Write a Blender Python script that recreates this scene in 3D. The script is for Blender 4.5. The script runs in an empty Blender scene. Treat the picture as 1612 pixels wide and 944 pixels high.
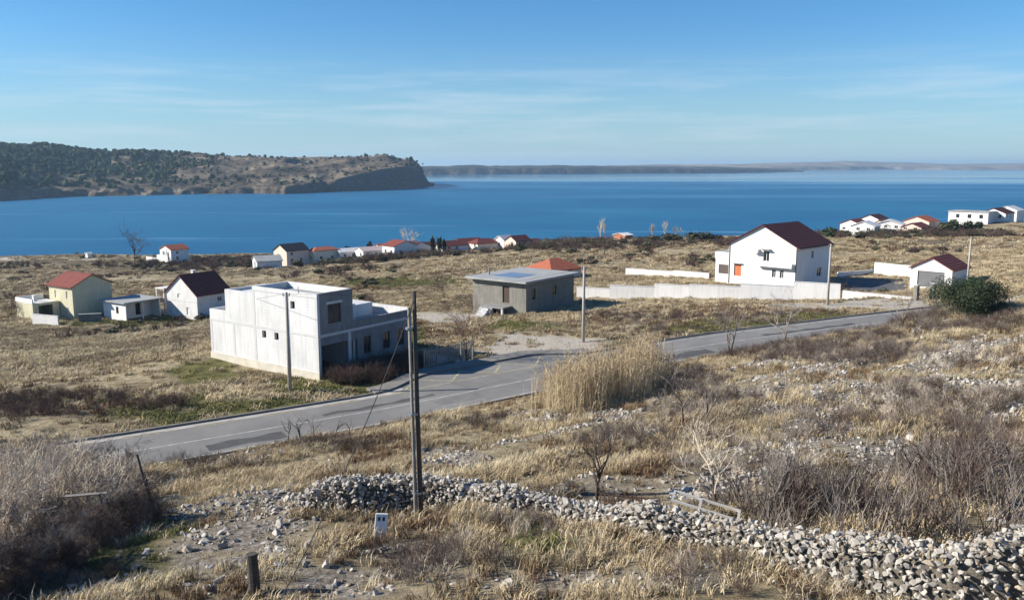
import bpy, bmesh, math, random
import numpy as np
from mathutils import Vector, Matrix
random.seed(7); RNG = np.random.default_rng(11)
SC = bpy.context.scene
COL = SC.collection

# ---------------------------------------------------------------- camera, sky, sun, exposure
FPX, CX, CY, HOR, CAMZ = 1341.0, 806.0, 472.0, 260.0, 17.5
PITCH = math.atan((CY - HOR) / FPX)
cam = bpy.data.objects.new('camera', bpy.data.cameras.new('camera'))
COL.objects.link(cam)
cam.data.sensor_width = 36.0
cam.data.lens = 36.0 * FPX / 1612.0
cam.data.clip_start = 0.1
cam.data.clip_end = 80000.0
cam.location = (0, 0, CAMZ)
cam.rotation_euler = (math.pi / 2 - PITCH, 0, 0)
SC.camera = cam

SUN_AZ = math.atan2(-14.7, -.4)          # azimuth from +Y towards +X
SUN_EL = math.radians(28)
sd = Vector((math.sin(SUN_AZ) * math.cos(SUN_EL), math.cos(SUN_AZ) * math.cos(SUN_EL), math.sin(SUN_EL)))
sun = bpy.data.objects.new('sun', bpy.data.lights.new('sun', 'SUN'))
COL.objects.link(sun)
sun.data.energy = 5.0
sun.data.angle = math.radians(0.53)
sun.data.color = (1.0, 0.93, 0.83)
sun.rotation_euler = sd.to_track_quat('Z', 'Y').to_euler()
sun.location = (0, 0, 200)

W = bpy.data.worlds.new('World'); SC.world = W; W.use_nodes = True
wn = W.node_tree.nodes; wl = W.node_tree.links
wn.clear()
wo = wn.new('ShaderNodeOutputWorld'); bg = wn.new('ShaderNodeBackground')
sky = wn.new('ShaderNodeTexSky'); sky.sky_type = 'NISHITA'; sky.sun_disc = False
sky.sun_elevation = SUN_EL; sky.sun_rotation = SUN_AZ % (2 * math.pi)
sky.altitude = 0; sky.air_density = 1.0; sky.dust_density = 0.0; sky.ozone_density = 5.0
tc = wn.new('ShaderNodeTexCoord'); sep = wn.new('ShaderNodeSeparateXYZ')
wl.new(tc.outputs['Generated'], sep.inputs[0])
# thin cirrus: streaky noise in direction space, strongest a few degrees above the horizon
mp = wn.new('ShaderNodeMapping'); mp.inputs['Scale'].default_value = (3.0, 3.0, 40.0)
mp.inputs['Rotation'].default_value = (0.02, 0.05, 0.0)
wl.new(tc.outputs['Generated'], mp.inputs[0])
nz = wn.new('ShaderNodeTexNoise'); nz.inputs['Scale'].default_value = 1.6; nz.inputs['Detail'].default_value = 7; nz.inputs['Roughness'].default_value = 0.62
wl.new(mp.outputs[0], nz.inputs['Vector'])
r1 = wn.new('ShaderNodeMapRange'); r1.inputs['From Min'].default_value = 0.47; r1.inputs['From Max'].default_value = 0.8
wl.new(nz.outputs['Fac'], r1.inputs['Value'])
r2 = wn.new('ShaderNodeValToRGB')
cr = r2.color_ramp; cr.elements[0].position = 0.0; cr.elements[0].color = (0.3,)*3 + (1,)
cr.elements[1].position = 0.125; cr.elements[1].color = (0, 0, 0, 1)
e = cr.elements.new(0.035); e.color = (0.9,)*3 + (1,)
e = cr.elements.new(0.08); e.color = (0.6,)*3 + (1,)
wl.new(sep.outputs['Z'], r2.inputs[0])
mu = wn.new('ShaderNodeMath'); mu.operation = 'MULTIPLY'
wl.new(r1.outputs[0], mu.inputs[0]); wl.new(r2.outputs[0], mu.inputs[1])
mu2 = wn.new('ShaderNodeMath'); mu2.operation = 'MULTIPLY'; mu2.inputs[1].default_value = 0.8
wl.new(mu.outputs[0], mu2.inputs[0])
mix = wn.new('ShaderNodeMix'); mix.data_type = 'RGBA'
hsv = wn.new('ShaderNodeHueSaturation'); hsv.inputs['Saturation'].default_value = 1.12; wl.new(sky.outputs[0], hsv.inputs['Color'])
tint = wn.new('ShaderNodeMix'); tint.data_type = 'RGBA'; tint.blend_type = 'MULTIPLY'; tint.inputs[0].default_value = 1; tint.inputs[7].default_value = (.76, 1.02, 1.17, 1); wl.new(hsv.outputs[0], tint.inputs[6])
wl.new(mu2.outputs[0], mix.inputs[0]); wl.new(tint.outputs[2], mix.inputs[6]); mix.inputs[7].default_value = (7.5, 8.0, 8.6, 1)
hzr = wn.new('ShaderNodeMapRange'); hzr.inputs['From Min'].default_value = 0.16; hzr.inputs['From Max'].default_value = -0.01; hzr.inputs['To Max'].default_value = .62; hzr.interpolation_type = 'SMOOTHSTEP'; wl.new(sep.outputs['Z'], hzr.inputs['Value'])
hzm = wn.new('ShaderNodeMix'); hzm.data_type = 'RGBA'; wl.new(hzr.outputs[0], hzm.inputs[0]); wl.new(mix.outputs[2], hzm.inputs[6]); hzm.inputs[7].default_value = (3.4, 4.9, 6.0, 1)
wl.new(hzm.outputs[2], bg.inputs['Color']); bg.inputs['Strength'].default_value = 0.067
wl.new(bg.outputs[0], wo.inputs['Surface'])

SC.view_settings.view_transform = 'Standard'; SC.view_settings.look = 'None'
SC.view_settings.exposure = 0.82; SC.view_settings.gamma = 1.0
SC.view_settings.use_curve_mapping = False
SC.cycles.volume_bounces = 0

# ---------------------------------------------------------------- helpers: noise, projection
def _hash(ix, iy, seed):
    h = (ix.astype(np.int64) * 374761393 + iy.astype(np.int64) * 668265263 + seed * 1442695) & 0x7fffffff
    h = ((h ^ (h >> 13)) * 1274126177) & 0x7fffffff
    return ((h ^ (h >> 16)) & 0xffff) / 65535.0
def vnoise(x, y, seed=0):
    x = np.asarray(x, float); y = np.asarray(y, float)
    ix = np.floor(x); iy = np.floor(y); fx = x - ix; fy = y - iy
    fx = fx * fx * (3 - 2 * fx); fy = fy * fy * (3 - 2 * fy)
    a = _hash(ix, iy, seed); b = _hash(ix + 1, iy, seed); c = _hash(ix, iy + 1, seed); d = _hash(ix + 1, iy + 1, seed)
    return (a * (1 - fx) + b * fx) * (1 - fy) + (c * (1 - fx) + d * fx) * fy
def fbm(x, y, seed=0, octv=4):
    s = 0; a = 0.5; t = 0
    for i in range(octv):
        s = s + a * vnoise(x * 2 ** i, y * 2 ** i, seed + i * 17); t += a; a *= 0.5
    return s / t
def smooth(a, b, x):
    t = np.clip((x - a) / (b - a), 0, 1); return t * t * (3 - 2 * t)
CP, SP = math.cos(PITCH), math.sin(PITCH)
def ray(px, py):
    u, v = px - CX, py - CY
    return np.array([u, FPX * CP - v * SP, -FPX * SP - v * CP])
def at_dist(px, py, d):                 # the point seen there d metres ahead
    r = ray(px, py); k = d / r[1]
    return r[0] * k, d, CAMZ + r[2] * k
def at_z(px, py, z):                    # the point seen there at height z
    r = ray(px, py); k = (z - CAMZ) / r[2]
    return r[0] * k, r[1] * k, z
def project(x, y, z):
    dz = z - CAMZ
    f = y * CP - dz * SP; up = y * SP + dz * CP
    f = np.maximum(f, 0.1)
    return CX + FPX * x / f, CY - FPX * up / f

# ---------------------------------------------------------------- road line and terrain height
NEAR = [(-70, 17), (-45, 33.2), (-20.8, 48.4), (-12.3, 54), (-6.9, 57.6), (2.55, 63.9), (13, 71), (17.1, 73.6), (22.8, 77.0), (45, 87), (75, 101), (130, 126), (220, 165)]
def chaikin(p, n=2):
    p = [np.array(q, float) for q in p]
    for _ in range(n):
        q = [p[0]]
        for a, b in zip(p[:-1], p[1:]):
            q += [a * .75 + b * .25, a * .25 + b * .75]
        p = q + [p[-1]]
    return np.array(p)
NP_ = chaikin(NEAR)
SEG = np.linalg.norm(NP_[1:] - NP_[:-1], axis=1)
ARC = np.concatenate([[0], np.cumsum(SEG)])
def road_sd(x, y):
    """signed distance to the road's near edge (positive = uphill, camera side) and arc length"""
    x = np.asarray(x, float); y = np.asarray(y, float)
    best = np.full(x.shape, 1e18); sg = np.zeros(x.shape); ar = np.zeros(x.shape)
    for i in range(len(NP_) - 1):
        a = NP_[i]; d = (NP_[i + 1] - a) / SEG[i]
        rx, ry = x - a[0], y - a[1]
        t = rx * d[0] + ry * d[1]
        tc_ = np.clip(t, 0, SEG[i])
        ex, ey = rx - tc_ * d[0], ry - tc_ * d[1]
        dd = ex * ex + ey * ey
        m = dd < best
        best = np.where(m, dd, best)
        sg = np.where(m, np.sign(rx * d[1] - ry * d[0]), sg)
        ar = np.where(m, ARC[i] + tc_, ar)
    return np.sqrt(best) * np.where(sg == 0, 1, sg), ar
def arc_of(x, y):
    return float(road_sd(np.array([x]), np.array([y]))[1][0])
A_BAY0, A_BAY1 = arc_of(-7.5, 60), arc_of(11, 70)
A860 = arc_of(2.55, 63.4); A1057 = arc_of(13.5, 72); A1381 = arc_of(42, 86)
def road_z(a):
    return np.interp(a, [A860 - 12, A1057, A1381, A1381 + 120], [0, .7, 1.3, 2.6])
def road_w(a):                           # asphalt width, with the bus bay
    return 7.2 + 2.7 * smooth(A_BAY0, A_BAY0 + 6, a) * (1 - smooth(A_BAY1 - 5, A_BAY1, a))
def road_pt(a, off):                     # off > 0 towards the sea
    i = int(np.clip(np.searchsorted(ARC, a) - 1, 0, len(SEG) - 1))
    d = (NP_[i + 1] - NP_[i]) / SEG[i]
    # smoothed normal
    j0, j1 = max(i - 1, 0), min(i + 2, len(NP_) - 1)
    dn = NP_[j1] - NP_[j0]; dn = dn / np.linalg.norm(dn)
    p = NP_[i] + d * (a - ARC[i])
    return p[0] - dn[1] * off, p[1] + dn[0] * off

ctrl = []
for px, py, d in [(335, 557, 79), (503, 594, 70.5), (100, 548, 100), (0, 600, 75), (230, 520, 125), (117, 502, 142), (20, 505, 138), (312, 505, 142),
                  (828, 494, 105), (908, 484, 113), (850, 540, 84), (760, 560, 78), (1000, 492, 100), (1000, 476, 112), (1320, 474, 113), (1050, 440, 147), (950, 412, 188), (950, 391, 240),
                  (1100, 381, 270), (700, 424, 168), (500, 442, 160), (600, 412, 225), (450, 421, 265), (262, 414, 300), (100, 440, 200),
                  (0, 472, 160), (0, 421, 290), (0, 404, 345), (-300, 421, 290), (-300, 600, 75), (620, 403, 270), (740, 396, 275), (810, 390, 278), (900, 380, 285), (1000, 377, 295),
                  (1140, 373, 300), (1340, 373, 260), (1400, 367, 270), (1460, 363, 270), (1560, 349, 280), (1600, 371, 220), (1400, 411, 160),
                  (1600, 402, 160), (1600, 428, 127), (1450, 442, 138), (1800, 371, 220), (1800, 349, 280), (1250, 452, 128), (1430, 457, 124)]:
    ctrl.append(at_dist(px, py, d))
for px, d in [(-400, 372), (0, 374), (300, 388), (600, 385), (900, 380), (1200, 392), (1600, 425), (2000, 440)]:
    x = (px - CX) / FPX
    ctrl.append((x * d, d, -22.0)); ctrl.append((x * (d + 45), d + 45, -27.0))
for a in np.linspace(ARC[0], ARC[-1], 16):
    for off in (-2, 9):
        x, y = road_pt(a, off); ctrl.append((x, y, float(road_z(a))))
C3 = np.array(ctrl)
def _rbf_fit(c, lam=0.5):
    n = len(c); d = np.hypot(c[:, None, 0] - c[None, :, 0], c[:, None, 1] - c[None, :, 1])
    A = np.zeros((n + 3, n + 3)); A[:n, :n] = d + lam * -np.eye(n); A[:n, n] = 1; A[:n, n + 1:] = c[:, :2]; A[n, :n] = 1; A[n + 1:, :n] = c[:, :2].T
    b = np.concatenate([c[:, 2], [0, 0, 0]])
    return np.linalg.solve(A, b)
RB = _rbf_fit(C3)
def rbf(x, y):
    z = RB[-3] + RB[-2] * x + RB[-1] * y
    for i in range(len(C3)):
        z = z + RB[i] * np.hypot(x - C3[i, 0], y - C3[i, 1])
    return z
def T(x, y):
    x = np.asarray(x, float); y = np.asarray(y, float)
    s, a = road_sd(x, y)
    zr = road_z(a); w = road_w(a) + 1.6
    zf = zr + 0.2 * s + 0.7 * (fbm(x / 14, y / 14, 5, 3) - .5) + 0.45 * (fbm(x / 3.2, y / 3.2, 9, 3) - .5)
    ter = np.sin(s * 1.15 + 2.2 * vnoise(x / 17, y / 17, 3)); zf = zf + 0.16 * ter          # old terraces along the slope
    zf = zf + 2.3 * smooth(24, 50, x) * smooth(1, 5, s) * (1 - smooth(10, 26, s))
    zp = rbf(x, y) + 0.6 * (fbm(x / 16, y / 16, 31, 3) - .5) + .25 * (fbm(x / 4, y / 4, 37, 2) - .5) + 1.6 * (fbm(x / 45, y / 45, 41, 2) - .5) * smooth(150, 230, y)
    b = smooth(-9, 1, s)
    z = zf * b + zp * (1 - b)
    cor = smooth(-w - 2.5, -w, s) * (1 - smooth(0.35, 2.2, s))
    return z * (1 - cor) + (zr - 0.07) * cor
def Th(x, y):
    return float(T(np.array([float(x)]), np.array([float(y)]))[0])
def gp(px, py, lo=13.0, hi=480.0):       # where the line of sight meets the ground
    r = ray(px, py); r = r / r[1]
    d = np.geomspace(lo, hi, 700)
    zz = CAMZ + r[2] * d; tt = T(r[0] * d, d)
    k = np.nonzero(zz < tt)[0]
    i = k[0] if len(k) else len(d) - 1
    i0 = max(i - 1, 0)
    f0 = zz[i0] - tt[i0]; f1 = zz[i] - tt[i]
    t = f0 / (f0 - f1) if f0 != f1 else 0
    dd = d[i0] + (d[i] - d[i0]) * min(max(t, 0), 1)
    return r[0] * dd, dd, Th(r[0] * dd, dd)

# ---------------------------------------------------------------- helpers: materials
def mat(name, col, rough=0.85, var=0.0, scale=3.0, col2=None, bump=0.0, bscale=20.0, spec=0.3, rnd=0.0, metal=0.0, world=False):
    m = bpy.data.materials.new(name); m.use_nodes = True
    nt = m.node_tree; n = nt.nodes; l = nt.links
    b = n['Principled BSDF']; b.inputs['Roughness'].default_value = rough
    b.inputs['Specular IOR Level'].default_value = spec; b.inputs['Metallic'].default_value = metal
    c = (*col, 1)
    b.inputs['Base Color'].default_value = c
    t = n.new('ShaderNodeTexCoord'); g = n.new('ShaderNodeNewGeometry')
    src = g.outputs['Position'] if world else t.outputs['Object']
    out = None
    if var > 0 or col2:
        nz = n.new('ShaderNodeTexNoise'); nz.inputs['Scale'].default_value = scale; nz.inputs['Detail'].default_value = 6; nz.inputs['Roughness'].default_value = .65
        l.new(src, nz.inputs['Vector'])
        mr = n.new('ShaderNodeMapRange'); mr.inputs['From Min'].default_value = .32; mr.inputs['From Max'].default_value = .68
        l.new(nz.outputs['Fac'], mr.inputs['Value'])
        mx = n.new('ShaderNodeMix'); mx.data_type = 'RGBA'
        c2 = (*col2, 1) if col2 else tuple(v * (1 - var) for v in col) + (1,)
        mx.inputs[6].default_value = c; mx.inputs[7].default_value = c2
        l.new(mr.outputs[0], mx.inputs[0]); out = mx.outputs[2]
    if rnd > 0:
        oi = n.new('ShaderNodeObjectInfo'); hs = n.new('ShaderNodeHueSaturation')
        mr2 = n.new('ShaderNodeMapRange'); mr2.inputs['To Min'].default_value = 1 - rnd; mr2.inputs['To Max'].default_value = 1 + rnd
        l.new(oi.outputs['Random'], mr2.inputs['Value']); l.new(mr2.outputs[0], hs.inputs['Value'])
        if out: l.new(out, hs.inputs['Color'])
        else: hs.inputs['Color'].default_value = c
        out = hs.outputs['Color']
    if out: l.new(out, b.inputs['Base Color'])
    if bump > 0:
        nb = n.new('ShaderNodeTexNoise'); nb.inputs['Scale'].default_value = bscale; nb.inputs['Detail'].default_value = 5
        l.new(src, nb.inputs['Vector'])
        bp = n.new('ShaderNodeBump'); bp.inputs['Strength'].default_value = bump; bp.inputs['Distance'].default_value = 0.05
        l.new(nb.outputs['Fac'], bp.inputs['Height']); l.new(bp.outputs[0], b.inputs['Normal'])
    return m
def roof_mat(name, col, col2, axis):
    m = mat(name, col, .8, 0, 1.3, col2)
    n = m.node_tree.nodes; l = m.node_tree.links
    t = n.new('ShaderNodeTexCoord'); hs = []
    for ax, sc in ((axis, 1.35), ('Z', 1.1)):
        w = n.new('ShaderNodeTexWave'); w.bands_direction = ax; w.inputs['Scale'].default_value = sc; w.inputs['Distortion'].default_value = .2
        l.new(t.outputs['Object'], w.inputs['Vector']); hs.append(w)
    ad = n.new('ShaderNodeMath'); l.new(hs[0].outputs['Fac'], ad.inputs[0]); l.new(hs[1].outputs['Fac'], ad.inputs[1])
    bp = n.new('ShaderNodeBump'); bp.inputs['Strength'].default_value = .8; bp.inputs['Distance'].default_value = .06
    l.new(ad.outputs[0], bp.inputs['Height']); l.new(bp.outputs[0], n['Principled BSDF'].inputs['Normal'])
    return m

# ---------------------------------------------------------------- helpers: meshes and objects
class MB:
    def __init__(s): s.v = []; s.f = []
    def add(s, vs, fs):
        o = len(s.v); s.v += [tuple(p) for p in vs]; s.f += [tuple(i + o for i in f) for f in fs]
    def box(s, x0, x1, y0, y1, z0, z1):
        s.add([(x0, y0, z0), (x1, y0, z0), (x1, y1, z0), (x0, y1, z0), (x0, y0, z1), (x1, y0, z1), (x1, y1, z1), (x0, y1, z1)],
              [(0, 3, 2, 1), (4, 5, 6, 7), (0, 1, 5, 4), (1, 2, 6, 5), (2, 3, 7, 6), (3, 0, 4, 7)])
        return s
    def prism(s, poly, d):               # closed prism: polygon (3d points) pushed along d
        n = len(poly); d = Vector(d); p = [Vector(q) for q in poly]
        s.add(p + [q + d for q in p], [tuple(range(n))[::-1], tuple(range(n, 2 * n))] + [(i, (i + 1) % n, (i + 1) % n + n, i + n) for i in range(n)])
        return s
    def tube(s, pts, rad, k=5, cap=True):
        pts = [Vector(p) for p in pts]; n = len(pts)
        if not hasattr(rad, '__len__'): rad = [rad] * n
        o = len(s.v)
        for i, p in enumerate(pts):
            d = (pts[min(i + 1, n - 1)] - pts[max(i - 1, 0)]).normalized()
            a = d.orthogonal().normalized() if abs(d.z) < .95 else Vector((1, 0, 0))
            a = (a - d * a.dot(d)).normalized(); b = d.cross(a)
            for j in range(k):
                t = 2 * math.pi * j / k
                s.v.append(tuple(p + (a * math.cos(t) + b * math.sin(t)) * rad[i]))
        for i in range(n - 1):
            for j in range(k):
                s.f.append((o + i * k + j, o + i * k + (j + 1) % k, o + (i + 1) * k + (j + 1) % k, o + (i + 1) * k + j))
        if cap:
            s.f.append(tuple(o + j for j in range(k))[::-1]); s.f.append(tuple(o + (n - 1) * k + j for j in range(k)))
        return s
    def wall(s, O, U, N, L, z0, z1, t, holes=()):
        """upright wall: origin O, along U, outward N, thickness t, with openings (u0,u1,z0,z1)"""
        O = Vector(O); U = Vector(U); N = Vector(N); Zv = Vector((0, 0, 1))
        us = sorted({0, L} | {h[0] for h in holes} | {h[1] for h in holes}); zs = sorted({z0, z1} | {h[2] for h in holes} | {h[3] for h in holes})
        nu, nz = len(us) - 1, len(zs) - 1
        solid = [[not any(h[0] <= (us[i] + us[i + 1]) / 2 <= h[1] and h[2] <= (zs[j] + zs[j + 1]) / 2 <= h[3] for h in holes) for j in range(nz)] for i in range(nu)]
        P = lambda u, z, k: O + U * u + Zv * z - N * (t * k)
        sgn = U.cross(Zv).dot(N) > 0
        def q(a, b, c, d):
            f = (0, 1, 2, 3) if sgn else (3, 2, 1, 0)
            s.add([a, b, c, d], [f])
        S = lambda i, j: 0 <= i < nu and 0 <= j < nz and solid[i][j]
        for i in range(nu):
            for j in range(nz):
                if not solid[i][j]: continue
                a, b, c, d = us[i], us[i + 1], zs[j], zs[j + 1]
                q(P(a, c, 0), P(b, c, 0), P(b, d, 0), P(a, d, 0)); q(P(b, c, 1), P(a, c, 1), P(a, d, 1), P(b, d, 1))
                if not S(i - 1, j): q(P(a, c, 1), P(a, c, 0), P(a, d, 0), P(a, d, 1))
                if not S(i + 1, j): q(P(b, c, 0), P(b, c, 1), P(b, d, 1), P(b, d, 0))
                if not S(i, j + 1): q(P(a, d, 0), P(b, d, 0), P(b, d, 1), P(a, d, 1))
                if not S(i, j - 1): q(P(a, c, 1), P(b, c, 1), P(b, c, 0), P(a, c, 0))
        return s
    def mesh(s, name, m, smooth_=False):
        me = bpy.data.meshes.new(name); me.from_pydata(s.v, [], s.f); me.materials.append(m)
        if smooth_: me.polygons.foreach_set('use_smooth', [True] * len(me.polygons))
        me.update(); return me
    def build(s, name, m, parent=None, smooth_=False, loc=None):
        o = bpy.data.objects.new(name, s.mesh(name, m, smooth_)); COL.objects.link(o)
        if parent: o.parent = parent
        if loc: o.location = loc
        return o
def tag(o, label, cat, group=None, kind=None):
    o['label'] = label; o['category'] = cat
    if group: o['group'] = group
    if kind: o['kind'] = kind
    return o
def thing(name, label, cat, loc=(0, 0, 0), rz=0, group=None):
    o = bpy.data.objects.new(name, None); COL.objects.link(o); o.empty_display_size = .3
    o.location = loc; o.rotation_euler = (0, 0, rz)
    return tag(o, label, cat, group)
def struct(o):
    o['kind'] = 'structure'; return o
def mesh_np(name, V, F, m, smooth_=True):
    me = bpy.data.meshes.new(name); me.from_pydata(V.tolist() if hasattr(V, 'tolist') else V, [], F.tolist() if hasattr(F, 'tolist') else F)
    me.materials.append(m)
    if smooth_: me.polygons.foreach_set('use_smooth', [True] * len(me.polygons))
    me.update(); return me
def grid_faces(nr, nc):
    i = np.arange((nr - 1) * (nc - 1)); r = i // (nc - 1); c = i % (nc - 1); a = r * nc + c
    return np.stack([a, a + 1, a + nc + 1, a + nc], 1)

def variants(name, meshes):
    c = bpy.data.collections.new(name)
    for me in meshes:
        o = bpy.data.objects.new(me.name, me); c.objects.link(o)
    return c
def scatter(name, coll, P, scale, rz, idx=None, tilt=0.0, parent=None):
    """stuff: one object whose points carry copies of small meshes"""
    n = len(P)
    me = bpy.data.meshes.new(name); me.from_pydata(np.asarray(P, float).tolist(), [], [])
    a = me.attributes.new('scl', 'FLOAT_VECTOR', 'POINT')
    sc = np.asarray(scale, float)
    if sc.ndim == 1: sc = np.repeat(sc[:, None], 3, 1)
    a.data.foreach_set('vector', sc.ravel())
    a = me.attributes.new('rot', 'FLOAT_VECTOR', 'POINT')
    rr = np.stack([RNG.normal(0, tilt, n), RNG.normal(0, tilt, n), rz], 1); a.data.foreach_set('vector', rr.ravel())
    a = me.attributes.new('idx', 'INT', 'POINT')
    if idx is None: idx = RNG.integers(0, 1000, n)
    a.data.foreach_set('value', np.asarray(idx, np.int32) % len(coll.objects))
    o = bpy.data.objects.new(name, me); COL.objects.link(o)
    if parent: o.parent = parent
    g = bpy.data.node_groups.new(name + '_nodes', 'GeometryNodeTree')
    g.interface.new_socket('Geometry', in_out='INPUT', socket_type='NodeSocketGeometry'); g.interface.new_socket('Geometry', in_out='OUTPUT', socket_type='NodeSocketGeometry')
    N = g.nodes; L = g.links
    gi = N.new('NodeGroupInput'); go = N.new('NodeGroupOutput'); ip = N.new('GeometryNodeInstanceOnPoints'); ci = N.new('GeometryNodeCollectionInfo')
    ci.inputs['Collection'].default_value = coll; ci.inputs['Separate Children'].default_value = True; ci.inputs['Reset Children'].default_value = True
    def na(nm, ty):
        k = N.new('GeometryNodeInputNamedAttribute'); k.data_type = ty; k.inputs['Name'].default_value = nm; return k.outputs['Attribute']
    L.new(gi.outputs[0], ip.inputs['Points']); L.new(ci.outputs[0], ip.inputs['Instance']); ip.inputs['Pick Instance'].default_value = True
    L.new(na('idx', 'INT'), ip.inputs['Instance Index']); L.new(na('rot', 'FLOAT_VECTOR'), ip.inputs['Rotation']); L.new(na('scl', 'FLOAT_VECTOR'), ip.inputs['Scale'])
    L.new(ip.outputs[0], go.inputs[0])
    md = o.modifiers.new('scatter', 'NODES'); md.node_group = g
    o['kind'] = 'stuff'
    return o
FOOT = []                                # building footprints kept clear of plants
def foot(C, ang, LX, LY, pad=.3): FOOT.append((C[0], C[1], math.cos(ang), math.sin(ang), LX, LY, pad))
def clear_of_buildings(x, y, extra=0.0):
    ok = np.ones(x.shape, bool)
    for cx, cy, c, s, lx, ly, p in FOOT:
        u = (x - cx) * c + (y - cy) * s; v = -(x - cx) * s + (y - cy) * c; p = p + extra
        ok &= ~((u > -p) & (u < lx + p) & (v > -p) & (v < ly + p))
    return ok
# ================================================================ THE SETTING
ROCKY = [(1300, 630, 140, 50), (1560, 555, 130, 34), (1360, 715, 230, 34), (1580, 610, 90, 16), (1100, 720, 60, 14), (1560, 650, 80, 26), (1150, 770, 120, 24), (380, 880, 120, 66), (430, 800, 80, 30),
         (500, 915, 130, 36), (960, 915, 240, 26), (720, 720, 70, 14), (960, 655, 40, 10), (1250, 760, 160, 36), (840, 655, 60, 10), (650, 880, 90, 30), (1480, 610, 110, 26), (1420, 690, 200, 26), (1300, 575, 90, 14)]
GREEN = [(420, 640, 190, 16), (520, 610, 120, 14), (600, 600, 70, 10), (200, 508, 150, 9), (640, 445, 120, 8), (1180, 515, 160, 12), (1300, 498, 90, 7), (330, 585, 60, 22), (250, 655, 90, 14),
         (960, 560, 30, 5), (190, 880, 100, 50), (260, 830, 60, 20), (850, 850, 60, 30), (650, 530, 40, 20), (1300, 740, 60, 14), (280, 500, 60, 8), (820, 512, 60, 8)]
GRAV = [(845, 551, 115, 24), (70, 407, 110, 3), (760, 580, 70, 9), (1290, 482, 130, 6), (700, 500, 60, 10), (1400, 478, 80, 8), (690, 565, 50, 8)]
BARE = [(110, 630, 160, 26), (1180, 490, 170, 12), (700, 520, 70, 22), (120, 412, 130, 6), (300, 425, 180, 9), (1000, 505, 120, 10), (1480, 385, 140, 10), (600, 450, 60, 8)]
def emask(lst, px, py, wob=None):
    m = np.zeros(px.shape)
    for cx, cy, rx, ry in lst:
        r = np.sqrt(((px - cx) / rx) ** 2 + ((py - cy) / ry) ** 2)
        if wob is not None: r = r + wob
        m = np.maximum(m, 1 - smooth(.65, 1.15, r))
    return m
def masks(x, y, z=None):
    if z is None: z = T(x, y)
    px, py = project(x, y, z); w = 1.1 * (fbm(x / 3.0, y / 3.0, 71, 3) - .5)
    r = [emask(k, px, py, w) for k in (ROCKY, GREEN, GRAV, BARE)]
    r[0] = r[0] * (.35 + .65 * smooth(.36, .56, fbm(x / 1.3, y / 1.3, 73, 3)))
    r[0] = np.maximum(r[0], .65 * smooth(.57, .67, fbm((x * .85 + y * .53) / 6, (-x * .53 + y * .85) / 1.8, 75, 4)) * (road_sd(x, y)[0] > 1.5))
    return r

# ---- ground
nr, nc = 520, 430
yy = np.geomspace(26, 470, nr) - 22.0
uu = np.linspace(-1.0, 1.0, nc)
Yg = np.repeat(yy[:, None], nc, 1)
Xg = uu[None, :] * (Yg * 0.86 + 26)
Zg = T(Xg, Yg)
mk = masks(Xg, Yg, Zg)
V = np.stack([Xg.ravel(), Yg.ravel(), Zg.ravel()], 1)

gm = bpy.data.materials.new('dry_ground'); gm.use_nodes = True
n = gm.node_tree.nodes; l = gm.node_tree.links; B = n['Principled BSDF']; B.inputs['Roughness'].default_value = .95; B.inputs['Specular IOR Level'].default_value = .1
geo = n.new('ShaderNodeNewGeometry'); att = n.new('ShaderNodeAttribute'); att.attribute_name = 'mask'
def noise(sc, det=6, rough=.65, vec=None):
    k = n.new('ShaderNodeTexNoise'); k.inputs['Scale'].default_value = sc; k.inputs['Detail'].default_value = det; k.inputs['Roughness'].default_value = rough
    l.new(vec or geo.outputs['Position'], k.inputs['Vector']); return k.outputs['Fac']
def ramp(src, pts):
    k = n.new('ShaderNodeValToRGB'); r = k.color_ramp
    r.elements[0].position, r.elements[0].color = pts[0][0], (*pts[0][1], 1); r.elements[1].position, r.elements[1].color = pts[-1][0], (*pts[-1][1], 1)
    for p, c in pts[1:-1]:
        q = r.elements.new(p); q.color = (*c, 1)
    l.new(src, k.inputs[0]); return k.outputs[0]
def mixc(f, a, b):
    k = n.new('ShaderNodeMix'); k.data_type = 'RGBA'
    for i, s_ in ((0, f), (6, a), (7, b)):
        if hasattr(s_, 'links'): l.new(s_, k.inputs[i])
        else: k.inputs[i].default_value = s_ if i == 0 else (*s_, 1)
    return k.outputs[2]
mpn = n.new('ShaderNodeMapping'); mpn.inputs['Scale'].default_value = (.6, 1.5, 1); mpn.inputs['Rotation'].default_value = (0, 0, .5); l.new(geo.outputs['Position'], mpn.inputs[0])
straw = ramp(noise(.09, 8, .72, mpn.outputs[0]), [(.3, (.085, .068, .046)), (.40, (.21, .168, .105)), (.49, (.38, .31, .19)), (.62, (.50, .42, .275))])
fine = ramp(noise(1.7, 8, .78), [(.32, (.22, .21, .2)), (.6, (1.1, 1.1, 1.1))])
mul = n.new('ShaderNodeMix'); mul.data_type = 'RGBA'; mul.blend_type = 'MULTIPLY'; mul.inputs[0].default_value = .8; l.new(straw, mul.inputs[6]); l.new(fine, mul.inputs[7])
c = mul.outputs[2]
sp = n.new('ShaderNodeSeparateColor'); l.new(att.outputs['Color'], sp.inputs[0])
c = mixc(sp.outputs['Green'], c, ramp(noise(.9, 6), [(.35, (.09, .085, .035)), (.6, (.17, .16, .06))]))
brownc = ramp(noise(.8, 7, .7), [(.33, (.07, .055, .038)), (.65, (.2, .155, .1))])
mth = n.new('ShaderNodeMath'); mth.operation = 'MULTIPLY'; mth.inputs[1].default_value = .75; l.new(att.outputs['Alpha'], mth.inputs[0])
c = mixc(mth.outputs[0], c, brownc)
c = mixc(sp.outputs['Blue'], c, ramp(noise(2.5, 8, .7), [(.3, (.33, .29, .23)), (.65, (.56, .51, .43))]))
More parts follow.
